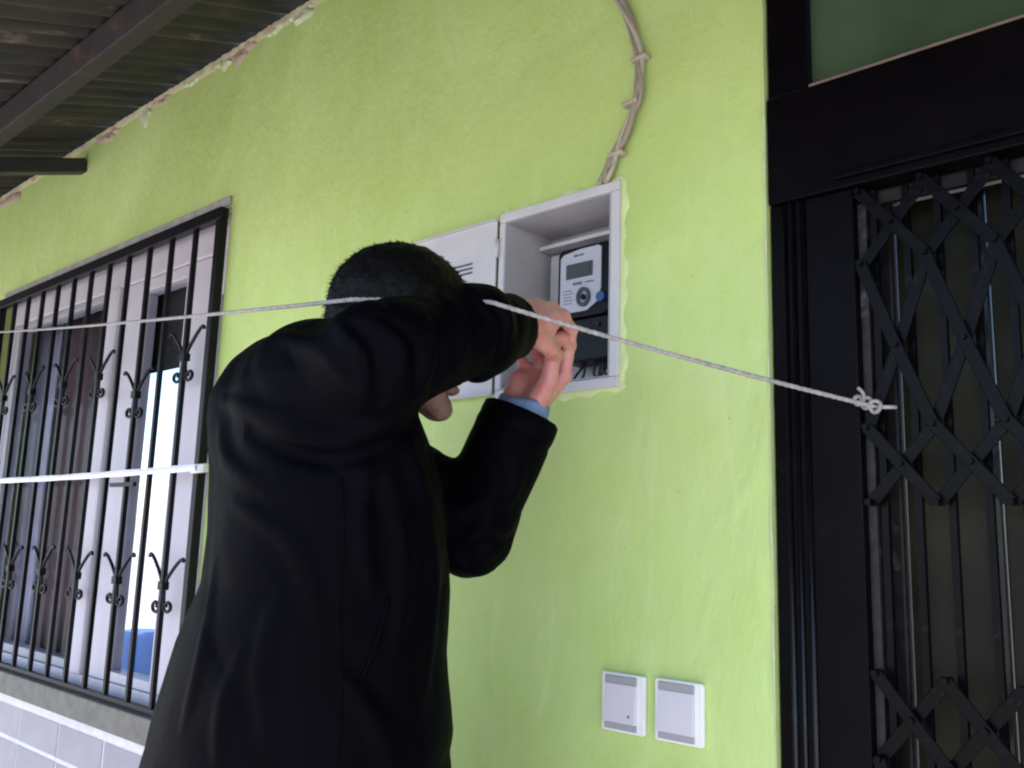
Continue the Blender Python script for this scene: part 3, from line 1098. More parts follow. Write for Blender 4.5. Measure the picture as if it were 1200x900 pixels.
# folding lattice gate
gate = thing('folding_gate', 'black folding lattice security gate across the entrance door', 'security gate', (-.06, .0, 0))
GP = .0845
gy = .012
x0g = -.462
xr = .325
rowsA = 1.845
za_, zb_, zc_, zd_, ze_ = 1.846, 1.742, 1.622, 1.514, 1.414
ups = []
up0 = None
k = 0
while x0g + .010 + k * GP / 2 < xr:
    xx_ = x0g + .012 + k * GP / 2
    dd = .016 if k % 2 else .024
    if up0 is None:
        up0 = obj('upright', MB().box(xx_ - .0045, xx_ + .0045, gy + .016, gy + .026, .02, 1.853), M['irong'], gate, loc=(xx_, 0, 0))
    else:
        copy_part(up0, gate, (xx_, 0 + .004 * (k % 2), 0))
    k += 1
kinds = {}


def strut(xa, za, xb, zb2, lay):
    if max(xa, xb) > xr or min(xa, xb) < x0g - .03:
        return
    key = (round(xb - xa, 4), round(zb2 - za, 4), lay)
    yy = gy + lay * .0052
    if key not in kinds:
        kinds[key] = obj('lattice_bar', MB().obox((xa, yy, za), (xb, yy, zb2), .0160, .0045, (0, 1, 0)), M['irong'], gate, loc=(xa, yy, za), bevel=.0008)
    else:
        copy_part(kinds[key], gate, (xa, yy, za))


riv = []


def section(z1, z2, z3, z4, z5):
    """full X, half X, half X, full X"""
    N = 10
    for i in range(N):
        a = x0g + i * GP
        strut(a, z1, a + GP, z2, -1)
        strut(a + GP, z1, a, z2, 1)
        strut(a, z2, a + GP / 2, z3, -1)
        strut(a + GP, z2, a + GP / 2, z3, 1)
        strut(a + GP / 2, z3, a + GP, z4, -1)
        strut(a + GP / 2, z3, a, z4, 1)
        strut(a, z4, a + GP, z5, -1)
        strut(a + GP, z4, a, z5, 1)
        for q, zz in ((a, z2), (a + GP / 2, (z1 + z2) / 2), (a + GP / 2, z3), (a, z4), (a + GP / 2, (z4 + z5) / 2), (a, z5), (a, z1)):
            if q < xr:
                riv.append((q, zz))


section(za_, zb_, zc_, zd_, ze_)
section(1.197, 1.093, .973, .865, .765)
section(.55, .45, .34, .23, .13)
rv0 = None
for q, zz in riv:
    if rv0 is None:
        rv0 = obj('rivet', MB().disc((q, gy - .0125, zz), .0045, .026, 10), M['irong'], gate, loc=(q, 0, zz))
    else:
        copy_part(rv0, gate, (q, 0, zz))
obj('top_track', MB().box(x0g - .004, xr + .002, gy + .0275, gy + .040, 1.835, 1.8553), M['steel'], gate, bevel=.002)
obj('bottom_track', MB().box(x0g - .004, xr + .002, gy + .0, gy + .040, .002, .0195), M['steel'], gate, bevel=.002)
obj('end_channel', MB().box(x0g - .008, x0g + .004, gy + .010, gy + .030, .02, 1.834), M['steel'], gate, bevel=.001)

# ================================================================== PERSON
Z = np.array([0, 0, 1.0])
hr = np.array([math.cos(HEAD), math.sin(HEAD), 0])
hf = np.array([-math.sin(HEAD), math.cos(HEAD), 0])
Fd = .90 * hr + .436 * hf
Fd /= np.linalg.norm(Fd)                      # where he faces
Rd = np.cross(Fd, Z)                          # his right
Ld = -Rd

headC = U(472, 392, 1.262)
HS = .965
th = math.radians(8)
hF = Fd * math.cos(th) - Z * math.sin(th)
hU = Fd * math.sin(th) + Z * math.cos(th)


def hp(f, l, u):
    return headC + (hF * f + Ld * l + hU * u) * HS


def to_head(P):
    q = P - headC.astype(np.float32)
    return np.stack([q @ hF, q @ Ld, q @ hU], 1).astype(np.float32) / np.float32(HS)


neckB = U(398, 462, 1.275)       # base of the neck


def head_sdf(P):
    Q = to_head(P)
    A = Q.copy()
    A[:, 1] = np.abs(A[:, 1])
    d = ell(Q, (-.008, 0, .032), (.094, .073, .084))
    d = smin(d, ell(Q, (.034, 0, -.018), (.054, .058, .080)), .03)
    d = smin(d, cap(A, (.0, .052, -.045), (.068, .014, -.092), .016, .016), .022)
    d = smin(d, ell(Q, (.078, 0, -.096), (.016, .020, .015)), .014)
    d = smin(d, ell(A, (.060, .034, -.022), (.022, .022, .020)), .018)
    d = smin(d, cap(A, (.082, .006, .026), (.073, .045, .024), .009, .008), .012)
    d = smax(d, -ell(A, (.098, .031, .008), (.020, .018, .013)), .010)
    d = smin(d, ell(A, (.073, .031, .008), (.0125, .0135, .0125)), .004)
    d = smin(d, cap(Q, (.086, 0, .012), (.108, 0, -.022), .007, .0105), .008)
    d = smin(d, ell(A, (.098, .012, -.028), (.011, .008, .008)), .005)
    d = smin(d, ell(Q, (.088, 0, -.050), (.013, .024, .0065)), .006)
    d = smin(d, ell(Q, (.087, 0, -.063), (.013, .021, .0075)), .005)
    d = smax(d, -ell(Q, (.103, 0, -.0565), (.014, .023, .0018)), .003)
    e = np.abs(np.sqrt(((A[:, 0] + .004) / .8) ** 2 + ((A[:, 2] + .005)) ** 2) - .020) - .0045
    e = smax(e, np.abs(A[:, 1] - .078) - .007, .004)
    d = smin(d, e, .006)
    d = smin(d, cap(P, hp(-.022, 0, -.05), neckB, .056, .062), .025)
    return d


def hair_sdf(P):
    Q = to_head(P)
    d = ell(Q, (-.010, 0, .036), (.106, .087, .096))
    d = smin(d, ell(Q, (-.055, 0, -.03), (.052, .066, .060)), .03)
    n1 = vnoise(Q * np.array([55, 90, 30], np.float32) + 7) * .004 + vnoise(Q * np.array([130, 190, 60], np.float32)) * .003
    d = d + n1
    face = ell(Q, (.085, 0, -.035), (.060, .10, .080))       # open face
    d = smax(d, -face, .008)
    d = smax(d, -(Q[:, 2] + .075), .01)
    return d


# arms ---------------------------------------------------------------
shR = U(372, 460, 1.205)
elR = U(446, 417, 1.08)
mdR = U(558, 391, 1.20)
wrR = U(599, 380, 1.275)
shL = U(345, 452, 1.42)
elL = U(552, 622, 1.36)
wrL = U(603, 492, 1.395)


def unit(v):
    return v / np.linalg.norm(v)


def make_hand(wr, axis, back, fingers, thumb, sc=1.0, arm=None):
    """axis: wrist->knuckles, back: out of the back of the hand; fingers: per finger (mcp, pip, dip, splay) degrees"""
    a = unit(np.array(axis, float))
    n = np.array(back, float)
    n = unit(n - a * (a @ n))
    s = np.cross(n, a) * thumb['side']       # towards the thumb
    prims = []

    def pt(x, y, z_):
        return wr + sc * (a * x + s * y + n * z_)
    kn = [(.088, .030, .004), (.091, .009, .007), (.086, -.012, .005), (.077, -.031, .0)]
    ln = [(.042, .026, .021), (.046, .029, .022), (.042, .027, .021), (.034, .021, .019)]
    rad = [.0095, .0098, .0092, .0082]
    palm = []
    for i, k in enumerate(kn):
        palm.append((pt(.004, .016 - .011 * i, 0), pt(*k), .0155 * sc, (.0118 if i < 3 else .0108) * sc))
    palm.append((pt(.012, .012, -.008), pt(.055, .026, -.012), .015 * sc, .014 * sc))   # thenar
    palm.append((pt(.012, -.014, -.008), pt(.055, -.026, -.010), .013 * sc, .012 * sc))
    fs = []
    nails = []
    for i, k in enumerate(kn):
        p = pt(*k)
        ang = 0
        seg = []
        sp = math.radians(fingers[i][3])
        for j in range(3):
            ang += math.radians(fingers[i][j])
            d = (a * math.cos(ang) - n * math.sin(ang)) * math.cos(sp) + s * math.sin(sp)
            q = p + d * ln[i][j] * sc
            r0 = rad[i] * sc * (1.05, .96, .88)[j]
            r1 = rad[i] * sc * (.96, .88, .76)[j]
            seg.append((p, q, r0, r1))
            dl, nb_ = d, (a * math.sin(ang) + n * math.cos(ang))
            p = q
        fs.append(seg)
        nails.append((p, dl, nb_, r1))
    tb = pt(.022, .024, -.008)
    t1 = tb + sc * .046 * unit(a * thumb['d1'][0] + s * thumb['d1'][1] - n * thumb['d1'][2])
    t2 = t1 + sc * .034 * unit(a * thumb['d2'][0] + s * thumb['d2'][1] - n * thumb['d2'][2])
    t3 = t2 + sc * .027 * unit(a * thumb['d3'][0] + s * thumb['d3'][1] - n * thumb['d3'][2])
    ts = [(tb, t1, .016 * sc, .0125 * sc), (t1, t2, .0118 * sc, .0108 * sc), (t2, t3, .0108 * sc, .0085 * sc)]

    def f(P):
        d = cap(P, *palm[0])
        for c in palm[1:]:
            d = smin(d, cap(P, *c), .012)
        if arm is not None:
            d = smin(d, cap(P, arm, wr, .036, .0255), .02)
        for seg in fs:
            e = cap(P, *seg[0])
            for c in seg[1:]:
                e = smin(e, cap(P, *c), .003)
            for c in seg[1:]:      # knuckle swell
                e = smin(e, np.sqrt(((P - c[0].astype(np.float32)) ** 2).sum(1)) - c[2] * 1.07, .003)
            d = smin(d, e, .0045)
        e = cap(P, *ts[0])
        for c in ts[1:]:
            e = smin(e, cap(P, *c), .004)
        d = smin(d, e, .006)
        return d
    allp = np.array([c for seg in fs for q in seg for c in q[:2]] + [c for q in palm + ts for c in q[:2]] + ([arm] if arm is not None else []))
    lo, hi = allp.min(0) - .045, allp.max(0) + .045
    return nets(f, lo, hi, .0019), nails


# left hand: raised, palm side towards his right, fingers closed towards the viewer
axL = unit(U(652, 412, 1.43) - wrL)
toCam = unit(CAM - wrL)
backL = unit(-toCam * .80 + vR * .62 - vU * .15)
handL, nailsL = make_hand(wrL, axL, backL,
                          [(42, 56, 26, 5), (54, 62, 30, 1), (66, 68, 34, -3), (74, 72, 38, -7)],
                          dict(side=1, d1=(.85, .35, .50), d2=(.92, -.10, .45), d3=(.85, -.40, .35)), 1.12, wrL + (elL - wrL) * .33)
# right hand: over the left one, back of the hand towards the viewer and up
axR = unit(U(648, 362, 1.37) - wrR)
backR = unit(toCam * .55 + vU * .80 + vR * .1)
handR, nailsR = make_hand(wrR, axR, backR,
                          [(38, 40, 20, 4), (50, 48, 26, 1), (60, 56, 30, -3), (68, 62, 34, -6)],
                          dict(side=-1, d1=(.80, .30, .60), d2=(.85, -.1, .55), d3=(.9, -.2, .3)), 1.04, wrR + (elR - wrR) * .33)

hipC = U(352, 985, 1.26)
hipC[2] = .93


def body_sdf(P):
    d = cap(P, hipC, neckB - Z * .12, .115, .12)
    d = smin(d, cap(P, neckB - Z * .02, neckB - Z * .14, .05, .10), .05)
    for sgn, sh, el, wr in ((1, shR, elR, wrR), (-1, shL, elL, wrL)):
        d = smin(d, cap(P, sh, el, .048, .036), .03)
        d = smin(d, cap(P, el, el + (wr - el) * .75, .036, .027), .012)
        hj = hipC + Rd * sgn * .09
        kn_ = np.array([*(hipC + Rd * sgn * .11 + Fd * .02)[:2], .50])
        an = np.array([*(hipC + Rd * sgn * .12 - Fd * .03)[:2], .09])
        d = smin(d, cap(P, hj, kn_, .080, .055), .03)
        d = smin(d, cap(P, kn_, an, .054, .036), .02)
        d = smin(d, cap(P, an - Z * .045, an - Z * .055 + Fd * .15, .034, .028), .02)
    return d


person = thing('person', 'person in a long black coat reaching into the open meter cabinet', 'person', (hipC[0], hipC[1], 0))
lo = np.minimum.reduce([hipC, elR, elL, shL, shR, wrL, wrR]) - .25
hi = np.maximum.reduce([hipC, elR, elL, shL, shR, wrL, wrR]) + .25
lo[2], hi[2] = -.02, neckB[2] + .05
bodyM = nets(body_sdf, lo, hi, .012)
headM = nets(head_sdf, headC - .17, headC + .17, .0028)
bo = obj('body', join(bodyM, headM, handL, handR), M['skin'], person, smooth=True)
bo.data.materials.append(mat('shaded_stubble_skin', (0.22, 0.12, 0.095), 0.6, col2=(0.12, 0.065, 0.055), nscale=160, bump=0.4, bscale=400, bdist=0.0006))  # stubble tone, with the shading of the chin also put into the colour
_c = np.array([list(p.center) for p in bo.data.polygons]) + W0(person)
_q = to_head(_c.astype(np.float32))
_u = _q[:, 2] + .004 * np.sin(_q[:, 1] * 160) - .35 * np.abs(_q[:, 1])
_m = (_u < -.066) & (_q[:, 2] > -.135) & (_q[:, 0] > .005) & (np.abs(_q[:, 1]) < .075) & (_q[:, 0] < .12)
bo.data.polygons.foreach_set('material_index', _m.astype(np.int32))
hairM = nets(hair_sdf, headC - .16, headC + .17, .003)
ho = obj('hair', hairM, M['hair'], person, smooth=True)
# short strands standing off the hair mass
hs = MB()
HV = np.array(hairM.V)
sel = rng.choice(len(HV), 2600, replace=False)
for i in sel:
    p = HV[i]
    q = np.array([(p - headC) @ hF, (p - headC) @ Ld, (p - headC) @ hU])
    if q[0] > .04 and q[2] < .05:
        continue
    nrm = unit(q - np.array([-.01, 0, .0]))
    fl_ = np.array([-.6 if q[0] < .03 else .6, 0, -.5 * (1 if q[2] < .09 else .2)])
    d = unit(nrm * .55 + fl_ * .8 + rng.normal(0, .25, 3))
    dw = hF * d[0] + Ld * d[1] + hU * d[2]
    sd_ = unit(np.cross(dw, rng.normal(0, 1, 3))) * .0007
    L_ = rng.uniform(.004, .009)
    n0 = len(hs.V)
    hs.V += [tuple(p - sd_), tuple(p + sd_), tuple(p + dw * L_ - np.array([0, 0, L_ * .2]))]
    hs.F.append((n0, n0 + 1, n0 + 2))
hso = obj('hair_strands', hs, M['hair'], ho)
hso['kind'] = 'stuff'
for sg in (-1, 1):
    def esdf(P, sg=sg):
        return np.sqrt(((to_head(P) - np.array([.0765, .031 * sg, .008], np.float32)) ** 2).sum(1)) - .0115
    c = hp(.0765, .031 * sg, .008)
    eo = obj('eye', nets(esdf, c - .015, c + .015, .0016), M['eye'], person, smooth=True)
    obj('iris', nets(lambda P, sg=sg: ell(to_head(P), (.0875, .031 * sg, .006), (.0018, .0055, .0055)), c - .02, c + .02, .0012), M['ink'], eo, smooth=True)
    obj('eyebrow', nets(lambda P, sg=sg: cap(to_head(P), (.094, .014 * sg, .030), (.083, .046 * sg, .032), .0035, .0025), c - .05, c + .05, .0022), M['hair'], person, smooth=True)
# thin moustache and stubble line on the upper lip
obj('moustache', nets(lambda P: np.minimum(cap(to_head(P), (.0965, .0, -.0415), (.086, .024, -.050), .0045, .0025), cap(to_head(P), (.0965, .0, -.0415), (.086, -.024, -.050), .0045, .0025)) + vnoise(P * 300) * .002,
    hp(.09, 0, -.045) - .04, hp(.09, 0, -.045) + .04, .0018), M['hair'], person, smooth=True)
for nl in nailsL + nailsR:
    p, d, nb_, r1 = nl
    c = p + nb_ * r1 * .55 + d * r1 * .25
    nm = MB()
    sd_ = np.cross(d, nb_)
    kk = 10
    for yy in (0, 1):
        for j in range(kk):
            a = 2 * math.pi * j / kk
            x_, y_ = math.cos(a) * .0058, math.sin(a) * .0048
            nm.V.append(tuple(c + d * x_ + sd_ * y_ + nb_ * (r1 * .42 - (y_ / .0048) ** 2 * .0018 - .0008 * yy)))
    nm.F = [tuple(range(kk)), tuple(range(2 * kk - 1, kk - 1, -1))] + [(j, j + kk, (j + 1) % kk + kk, (j + 1) % kk) for j in range(kk)]
    obj('fingernail', nm, mat('fingernail', (.60, .36, .32), .3) if 'fingernail' not in bpy.data.materials else bpy.data.materials['fingernail'], person, smooth=40)

# coat ---------------------------------------------------------------
# sections: (pixel x left, pixel x right, pixel y, depth) of the silhouette -> centre and half width
secs = []


def sec(zv, xl, xr_, d, ratio=.80):
    """horizontal section at height zv whose outline spans pixel xl..xr_ at depth d"""
    py_ = 630 - (zv - 1.35) * 1075 / d
    for _ in range(4):
        c = U((xl + xr_) / 2, py_, d)
        py_ += (c[2] - zv) / d * FOC
    c = U((xl + xr_) / 2, py_, d)
    hw = (xr_ - xl) / 2 * d / FOC
    # a: half width across the shoulders, b: front to back
    ca, cb = abs(Rd @ hr), abs(Fd @ hr)
    b_ = hw / math.sqrt((ca / ratio) ** 2 + cb ** 2)
    secs.append((zv, c[0], c[1], b_ / ratio, b_))


sec(.78, 132, 560, 1.25, .74)
sec(.90, 148, 546, 1.25, .74)
sec(1.04, 172, 527, 1.25, .74)
sec(1.10, 184, 531, 1.25, .74)
sec(1.20, 206, 524, 1.25, .73)
sec(1.28, 232, 527, 1.25, .72)
sec(1.35, 240, 524, 1.25, .70)
sec(1.42, 243, 519, 1.26, .66)
sec(1.48, 247, 503, 1.27, .62)
sec(1.54, 252, 484, 1.28, .58)
sec(1.59, 276, 462, 1.285, .56)
sec(1.62, 312, 440, 1.285, .58)
sec(1.64, 350, 424, 1.285, .70)
secs = np.array(secs)


def torso(P):
    z_ = P[:, 2]
    cx = np.interp(z_, secs[:, 0], secs[:, 1])
    cy = np.interp(z_, secs[:, 0], secs[:, 2])
    a_ = np.interp(z_, secs[:, 0], secs[:, 3])
    b_ = np.interp(z_, secs[:, 0], secs[:, 4])
    u = (P[:, 0] - cx) * Rd[0] + (P[:, 1] - cy) * Rd[1]
    v = (P[:, 0] - cx) * Fd[0] + (P[:, 1] - cy) * Fd[1]
    p_ = 2.4
    rr = (np.abs(u / a_) ** p_ + np.abs(v / b_) ** p_) ** (1 / p_)
    d = (rr - 1) * np.minimum(a_, b_)
    d = smax(d, z_ - 1.645, .05)
    d = smax(d, .79 - z_, .012)
    return d


aR, bR = unit(elR - shR), unit(wrR - elR)
cuR = U(601, 382, 1.28)
cuL = elL + (wrL - elL) * .98
cuL = U(612, 483, 1.39)
upL = shL + (elL - shL)


def folds(P):
    """cloth folds as a height in metres"""
    u = (P - hipC.astype(np.float32)) @ Rd
    v = (P - hipC.astype(np.float32)) @ Fd
    z_ = P[:, 2]
    g = np.stack([u, v, z_], 1).astype(np.float32)
    drag = g @ np.array([[1, 0, .55], [0, 1, .6], [-.5, -.3, 1]], np.float32).T
    w = vnoise(drag * np.array([6, 6, 2.6], np.float32) + 3) * .018
    rid = 1 - np.abs(vnoise(drag * np.array([8, 8, 2.6], np.float32) + 11)) * 4
    w += np.clip(rid, 0, 1) ** 3 * .004
    w += vnoise(g * 30) * .0014
    return w


def sleeve_fold(P, a, b, r):
    a, b = a.astype(np.float32), b.astype(np.float32)
    d = b - a
    L_ = float(np.sqrt(d @ d))
    t = ((P - a) @ (d / L_))
    n = vnoise(P * 11 + 5)
    e1 = np.cross(d / L_, np.array([.3, .5, .8], np.float32)).astype(np.float32)
    g = np.stack([t * 13 + (P @ e1) * 9, (P @ e1) * 5, P[:, 2] * 6], 1).astype(np.float32)
    rg_ = 1 - np.abs(vnoise(g + 40)) * 4
    rg2 = 1 - np.abs(vnoise(g * 1.9 + 17)) * 4
    n = n + (np.clip(rg_, 0, 1) ** 2 * .008 + np.clip(rg2, 0, 1) ** 2 * .003 - .003) / .008
    return (np.sin(t * 95 + n * 9 + vnoise(P * 5) * 8) * .0008) + n * .008


FOLDS = []      # (points, radius): raised folds lying on the cloth
GROOVE = []


def coat_sdf(P):
    d = coat_base(P)
    for pts_, r in FOLDS:
        lo_, hi_ = pts_.min(0) - .05, pts_.max(0) + .05
        m = np.all((P > lo_) & (P < hi_), axis=1)
        if m.any():
            Q = P[m]
            e = np.full(len(Q), 9., np.float32)
            n_ = len(pts_) - 1
            for q in range(n_):
                w0, w1 = math.sin(math.pi * (q + .15) / (n_ + .3)) ** .6, math.sin(math.pi * (q + 1.15) / (n_ + .3)) ** .6
                e = np.minimum(e, cap(Q, pts_[q], pts_[q + 1], r * w0, r * w1))
            d[m] = smin(d[m], e, .014)
    for pts_, r in GROOVE:
        lo_, hi_ = pts_.min(0) - .05, pts_.max(0) + .05
        m = np.all((P > lo_) & (P < hi_), axis=1)
        if m.any():
            Q = P[m]
            e = np.full(len(Q), 9., np.float32)
            for q in range(len(pts_) - 1):
                e = np.minimum(e, cap(Q, pts_[q], pts_[q + 1], r))
            d[m] = smax(d[m], -e, .012)
    return d


def coat_base(P):
    d = torso(P) + folds(P)
    # shoulders and upper back bulge
    upb = U(333, 482, 1.30)
    d = smin(d, ell(P, upb, (.088, .088, .088)) + folds(P) * .6, .06)
    d = smin(d, cap(P, shR, shL, .078, .075) + folds(P) * .7, .05)
    # right sleeve, raised across the view
    e = cap(P, shR, elR, .086, .057) + sleeve_fold(P, shR, elR, .08)
    e = smin(e, cap(P, elR, mdR, .057, .060) + sleeve_fold(P, elR, cuR, .05) * .8, .055)
    e = smin(e, cap(P, mdR, cuR, .060, .045) + sleeve_fold(P, elR, cuR, .05) * .8, .025)
    e = smax(e, (P - cuR.astype(np.float32)) @ bR, .004)
    e = smax(e, -cap(P, cuR - bR * .05, cuR + bR * .05, .031, .035), .004)
    d = smin(d, e, .028)
    # left sleeve
    ax = unit(cuL - elL)
    e = cap(P, shL, elL, .080, .062) + sleeve_fold(P, shL, elL, .08)
    e = smin(e, cap(P, elL, cuL, .062, .059) + sleeve_fold(P, elL, cuL, .05) * .7, .020)
    e = smax(e, (P - cuL.astype(np.float32)) @ ax, .004)
    e = smax(e, -cap(P, cuL - ax * .06, cuL + ax * .05, .044, .050), .004)
    d = smin(d, e, .026)
    # stand collar and folded hood behind the neck
    q = P - neckB.astype(np.float32)
    ang = unit(headC - neckB)
    ha = q @ ang
    rd = q - ha[:, None] * ang.astype(np.float32)
    rr = np.sqrt((rd * rd).sum(1))
    col = smax(np.abs(rr - .073) - .010, np.abs(ha - .045) - .045, .01) + folds(P) * .4
    d = smin(d, col, .02)
    hd = neckB - Fd * .055 + Z * .0
    d = smin(d, ell(P, hd, (.075, .075, .062)) + folds(P) * .6, .03)
    return d


lo = np.array([min(secs[:, 1].min() - .33, elR[0] - .15), min(secs[:, 2].min() - .33, elR[1] - .12), .76])
hi = np.array([max(elR[0], cuR[0], secs[:, 1].max() + .2) + .10, max(secs[:, 2].max() + .24, cuL[1] + .12), 1.80])
rough = nets(coat_base, lo, hi, .016)
rbv = BVHTree.FromPolygons([tuple(v) for v in rough.V], rough.F)


def lay(P, r, out, sink):
    L_ = []
    for p in spline([(a, b, 0) for a, b in P], 4):
        q = Vector(ray(p[0], p[1])).normalized()
        h = rbv.ray_cast(Vector(CAM), q)
        if h[0] is not None:
            L_.append(np.array(h[0]) - np.array(h[1]) * sink * (1 if h[1].dot(q) < 0 else -1))
    # keep to one continuous surface
    K_ = [L_[0]] if L_ else []
    for p in L_[1:]:
        if np.linalg.norm(p - K_[-1]) < .05:
            K_.append(p)
    if len(K_) > 2:
        out.append((np.array(K_, np.float32), r))


for P, r in (([(285, 420), (335, 440), (392, 482)], .013), ([(325, 392), (375, 412), (432, 470)], .012), ([(500, 372), (507, 405), (498, 446)], .010),
             ([(440, 358), (468, 396), (474, 452)], .011), ([(300, 492), (345, 508), (395, 515), (450, 498), (482, 470)], .014), ([(395, 372), (424, 412), (428, 476)], .010),
             ([(258, 500), (268, 540), (310, 575)], .012), ([(275, 590), (345, 640), (375, 740)], .011), ([(252, 660), (240, 760), (215, 850)], .013),
             ([(455, 560), (474, 650), (466, 760)], .010), ([(500, 590), (508, 680), (500, 800)], .011), ([(330, 690), (306, 790), (318, 890)], .011),
             ([(400, 790), (436, 840), (462, 895)], .010), ([(262, 470), (300, 482), (350, 492)], .010), ([(430, 545), (424, 620), (436, 690)], .008),
             ([(285, 760), (262, 830), (255, 898)], .010), ([(478, 520), (492, 560), (512, 600)], .009),
             ([(556, 520), (580, 560), (570, 630)], .009), ([(604, 520), (606, 560), (590, 600)], .008), ([(538, 640), (566, 622), (598, 620)], .009), ([(534, 600), (560, 590), (596, 590)], .007),
             ([(556, 342), (580, 372), (572, 418)], .009), ([(582, 344), (594, 376), (589, 412)], .007), ([(526, 352), (542, 388), (534, 436)], .009)):
    lay(P, r, FOLDS, r * .45)
for P, r in (([(292, 505), (340, 530), (400, 538), (455, 522), (488, 494)], .007), ([(512, 378), (518, 410), (510, 448)], .005), ([(300, 410), (350, 432), (405, 478)], .005),
             ([(452, 372), (484, 404), (487, 456)], .005), ([(412, 380), (440, 412), (444, 470)], .005), ([(545, 655), (570, 636), (600, 632)], .005), ([(570, 352), (590, 380), (583, 420)], .004)):
    lay(P, r, GROOVE, -r * .3)
coatM = nets(coat_sdf, lo, hi, .0052)
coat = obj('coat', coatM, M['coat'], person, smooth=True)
bv = BVHTree.FromPolygons([tuple(v) for v in coatM.V], coatM.F)


def on_coat(px, py, off=.003):
    q = Vector(ray(px, py)).normalized()
    h = bv.ray_cast(Vector(CAM), q)
    if h[0] is None:
        return None
    return np.array(h[0]) - np.array(q) * off


def strip_on_coat(name, P, r, flat=.5, m='coat', n=6):
    L_ = [on_coat(a, b, r * .3) for a, b in [(p[0], p[1]) for p in spline([(a, b, 0) for a, b in P], n)]]
    L_ = [p for p in L_ if p is not None]
    if len(L_) > 2:
        for _ in range(2):
            L_ = [L_[0]] + [(L_[i - 1] + L_[i] * 2 + L_[i + 1]) / 4 for i in range(1, len(L_) - 1)] + [L_[-1]]
        obj(name, MB().tube(L_, r, 8), M[m], coat, smooth=True)


strip_on_coat('pocket_welt', [(456, 700), (447, 735), (436, 768), (424, 795)], .0028)
strip_on_coat('seam', [(400, 560), (404, 640), (398, 720), (402, 800), (396, 895)], .0012)
# cuff hems
for c, axv, r in ((cuR, bR, .0435), (cuL, unit(cuL - elL), .056)):
    h1 = unit(np.cross(axv, Z))
    h2 = np.cross(axv, h1)
    P = [c - axv * .006 + (h1 * math.cos(t) + h2 * math.sin(t)) * r for t in np.linspace(0, 2 * math.pi, 29)]
    obj('cuff_hem', MB().tube(P, .0042, 8, cap=False), M['coat'], coat, smooth=True)
# blue shirt cuff showing at the left wrist
axv = unit(wrL + axL * .0 - elL)
h1 = unit(np.cross(axv, Z))
h2 = np.cross(axv, h1)
sb = MB()
rows = [(-.06, .040), (-.02, .042), (.010, .041), (.016, .0395), (.014, .0375), (-.02, .038), (-.06, .036)]
K = 32
for dd, r in rows:
    for j in range(K):
        a = 2 * math.pi * j / K
        w = r * (1 + .03 * math.sin(3 * a + 1) + .02 * math.sin(7 * a))
        sb.V.append(tuple(cuL + axv * (dd + .004 * math.sin(2 * a)) + (h1 * math.cos(a) + h2 * math.sin(a)) * w))
for q in range(len(rows) - 1):
    for j in range(K):
        a, b = q * K + j, q * K + (j + 1) % K
        sb.F.append((a, b, b + K, a + K))
obj('shirt_cuff', sb, M['shirt'], person, smooth=True)


def trousers_sdf(P):
    d = cap(P, hipC + Z * .05, hipC - Z * .05, .15, .14)
    for sgn in (1, -1):
        hj = hipC + Rd * sgn * .09 - Z * .03
        kn_ = np.array([*(hipC + Rd * sgn * .11 + Fd * .02)[:2], .50])
        an = np.array([*(hipC + Rd * sgn * .12 - Fd * .03)[:2], .08])
        d = smin(d, cap(P, hj, kn_, .105, .080), .02)
        d = smin(d, cap(P, kn_, an, .080, .066), .02)
    d = d + vnoise(P * np.array([9, 9, 14], np.float32)) * .014
    return smax(d, .05 - P[:, 2], .01)


obj('trousers', nets(trousers_sdf, hipC - np.array([.32, .32, .93]), hipC + np.array([.32, .32, .14]), .010), M['trouser'], person, smooth=True)
for sgn in (1, -1):
    an = np.array([*(hipC + Rd * sgn * .12 - Fd * .03)[:2], .0])
    def ssdf(P, an=an):
        d = smin(cap(P, an + Z * .045 - Fd * .03, an + Z * .04 + Fd * .17, .048, .042), cap(P, an + Z * .05, an + Z * .10, .047, .05), .02)
        return smax(d, .004 - P[:, 2], .004)
    obj('shoe', nets(ssdf, an - np.array([.28, .28, .01]), an + np.array([.28, .28, .2]), .006), M['shoe'], person, smooth=True)

# ================================================================== ROPE AND TAPE
A_ = wl(1027, 477, -.002)
B_ = on_coat(575, 354, .007)
if B_ is None:
    B_ = U(567, 349, 1.15)
C_ = U(413, 351, 1.15)
E_ = wl(-70, 391, -.03)
print('rope', A_, B_, C_, E_, 'elbow', elR)
rope = thing('clothes_line', 'thin pale cord tied to the gate and stretched past the person', 'rope', A_)
mid = []


def seg_(a, b, n, sag):
    return [a + (b - a) * i / n - Z * sag * 4 * (i / n) * (1 - i / n) for i in range(n)]


path = seg_(A_, B_, 24, .004) + seg_(B_, C_, 10, .0) + seg_(C_, E_, 40, .012) + [E_]


def twisted(path, r, turns, name, m, parent, strands=3):
    L_ = np.cumsum([0] + [np.linalg.norm(path[i + 1] - path[i]) for i in range(len(path) - 1)])
    N = int(L_[-1] / .006)
    P = np.array(path)
    ss = np.linspace(0, L_[-1], N)
    c = np.stack([np.interp(ss, L_, P[:, i]) for i in range(3)], 1)
    b = MB()
    for q in range(strands):
        pts_ = []
        for i in range(N):
            d = unit(c[min(i + 1, N - 1)] - c[max(i - 1, 0)])
            g1 = unit(np.cross(d, Z))
            g2 = np.cross(d, g1)
            a = ss[i] / turns * 2 * math.pi + q * 2 * math.pi / strands
            pts_.append(c[i] + (g1 * math.cos(a) + g2 * math.sin(a)) * r * .45)
        b.tube(pts_, r * .62, 6)
    return obj(name, b, m, parent, smooth=True)


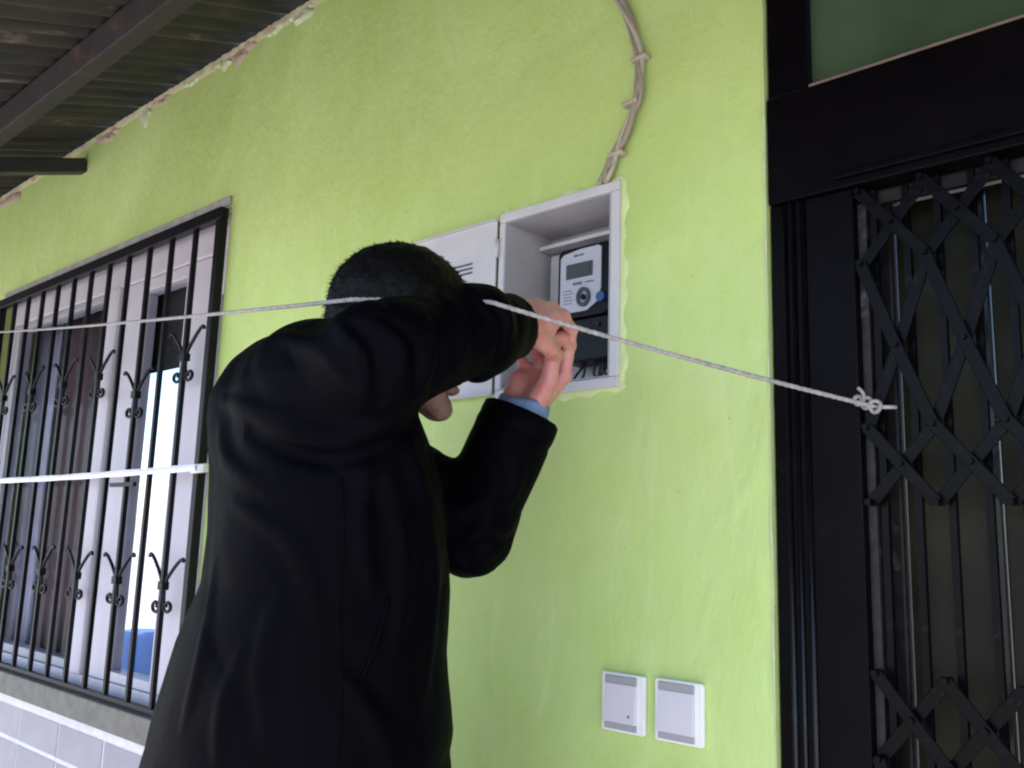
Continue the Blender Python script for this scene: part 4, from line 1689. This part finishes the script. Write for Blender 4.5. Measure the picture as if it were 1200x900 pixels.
twisted(path, .0032, .028, 'cord', M['rope'], rope)
kn_ = MB()
for i, (dx, dz, rr) in enumerate(((0, 0, .007), (-.012, .006, .0065), (-.022, .010, .005))):
    cc = A_ + np.array([dx, -.004, dz])
    P = [cc + np.array([math.cos(t) * rr, .35 * rr * math.sin(2 * t), math.sin(t) * rr * 1.1]) for t in np.linspace(0, 2 * math.pi, 17)]
    kn_.tube(P, .0028, 6, cap=False)
kn_.tube(spline([A_ + np.array([-.014, -.006, .008]), A_ + np.array([-.013, -.010, .018]), A_ + np.array([-.019, -.012, .026])], 5), .0026, 6)
kn_.tube(spline([A_ + np.array([0, 0, 0]), A_ + np.array([.012, -.001, -.001]), A_ + np.array([.020, .012, .0]), A_ + np.array([.012, .024, .002]), A_ + np.array([-.004, .012, .002]), A_], 6), .0028, 6)
obj('knot', kn_, M['rope'], rope, smooth=True)
obj('hook', MB().tube(spline([(E_[0], 0.01, E_[2]), (E_[0], -.025, E_[2]), (E_[0], -.036, E_[2] + .008), (E_[0], -.03, E_[2] + .018)], 5), .003, 8), M['iron'], rope, smooth=True)

tp = thing('white_tape', 'flat white tape tied level across the window grille', 'tape', (-2.2, GY, 1.51))
b = MB()
N = 60
for i in range(N + 1):
    xx_ = -4.05 + (g1 + .018 + 4.05) * i / N
    zc = 1.509 - .006 * math.sin(math.pi * i / N)
    hgt = .0088 + .0006 * math.sin(i * .7)
    yy = GY - .021 + .001 * math.sin(i * .8)
    b.V += [(xx_, yy, zc - hgt), (xx_, yy - .0035, zc), (xx_, yy, zc + hgt), (xx_, yy + .0022, zc)]
for i in range(N):
    for j in range(4):
        a, c = i * 4 + j, i * 4 + (j + 1) % 4
        b.F.append((a, a + 4, c + 4, c))
b.F.append((0, 1, 2, 3))
obj('band', b, M['tape'], tp, smooth=40)
wr_ = MB()
for k in range(3):
    zc = 1.502 + k * .007
    P = [np.array([g1 + math.cos(t) * .019, GY + math.sin(t) * .019, zc + .003 * math.sin(t)]) for t in np.linspace(0, 2 * math.pi, 21)]
    wr_.tube(P, .0048, 6, cap=False)
obj('wrap', wr_, M['tape'], tp, smooth=True)
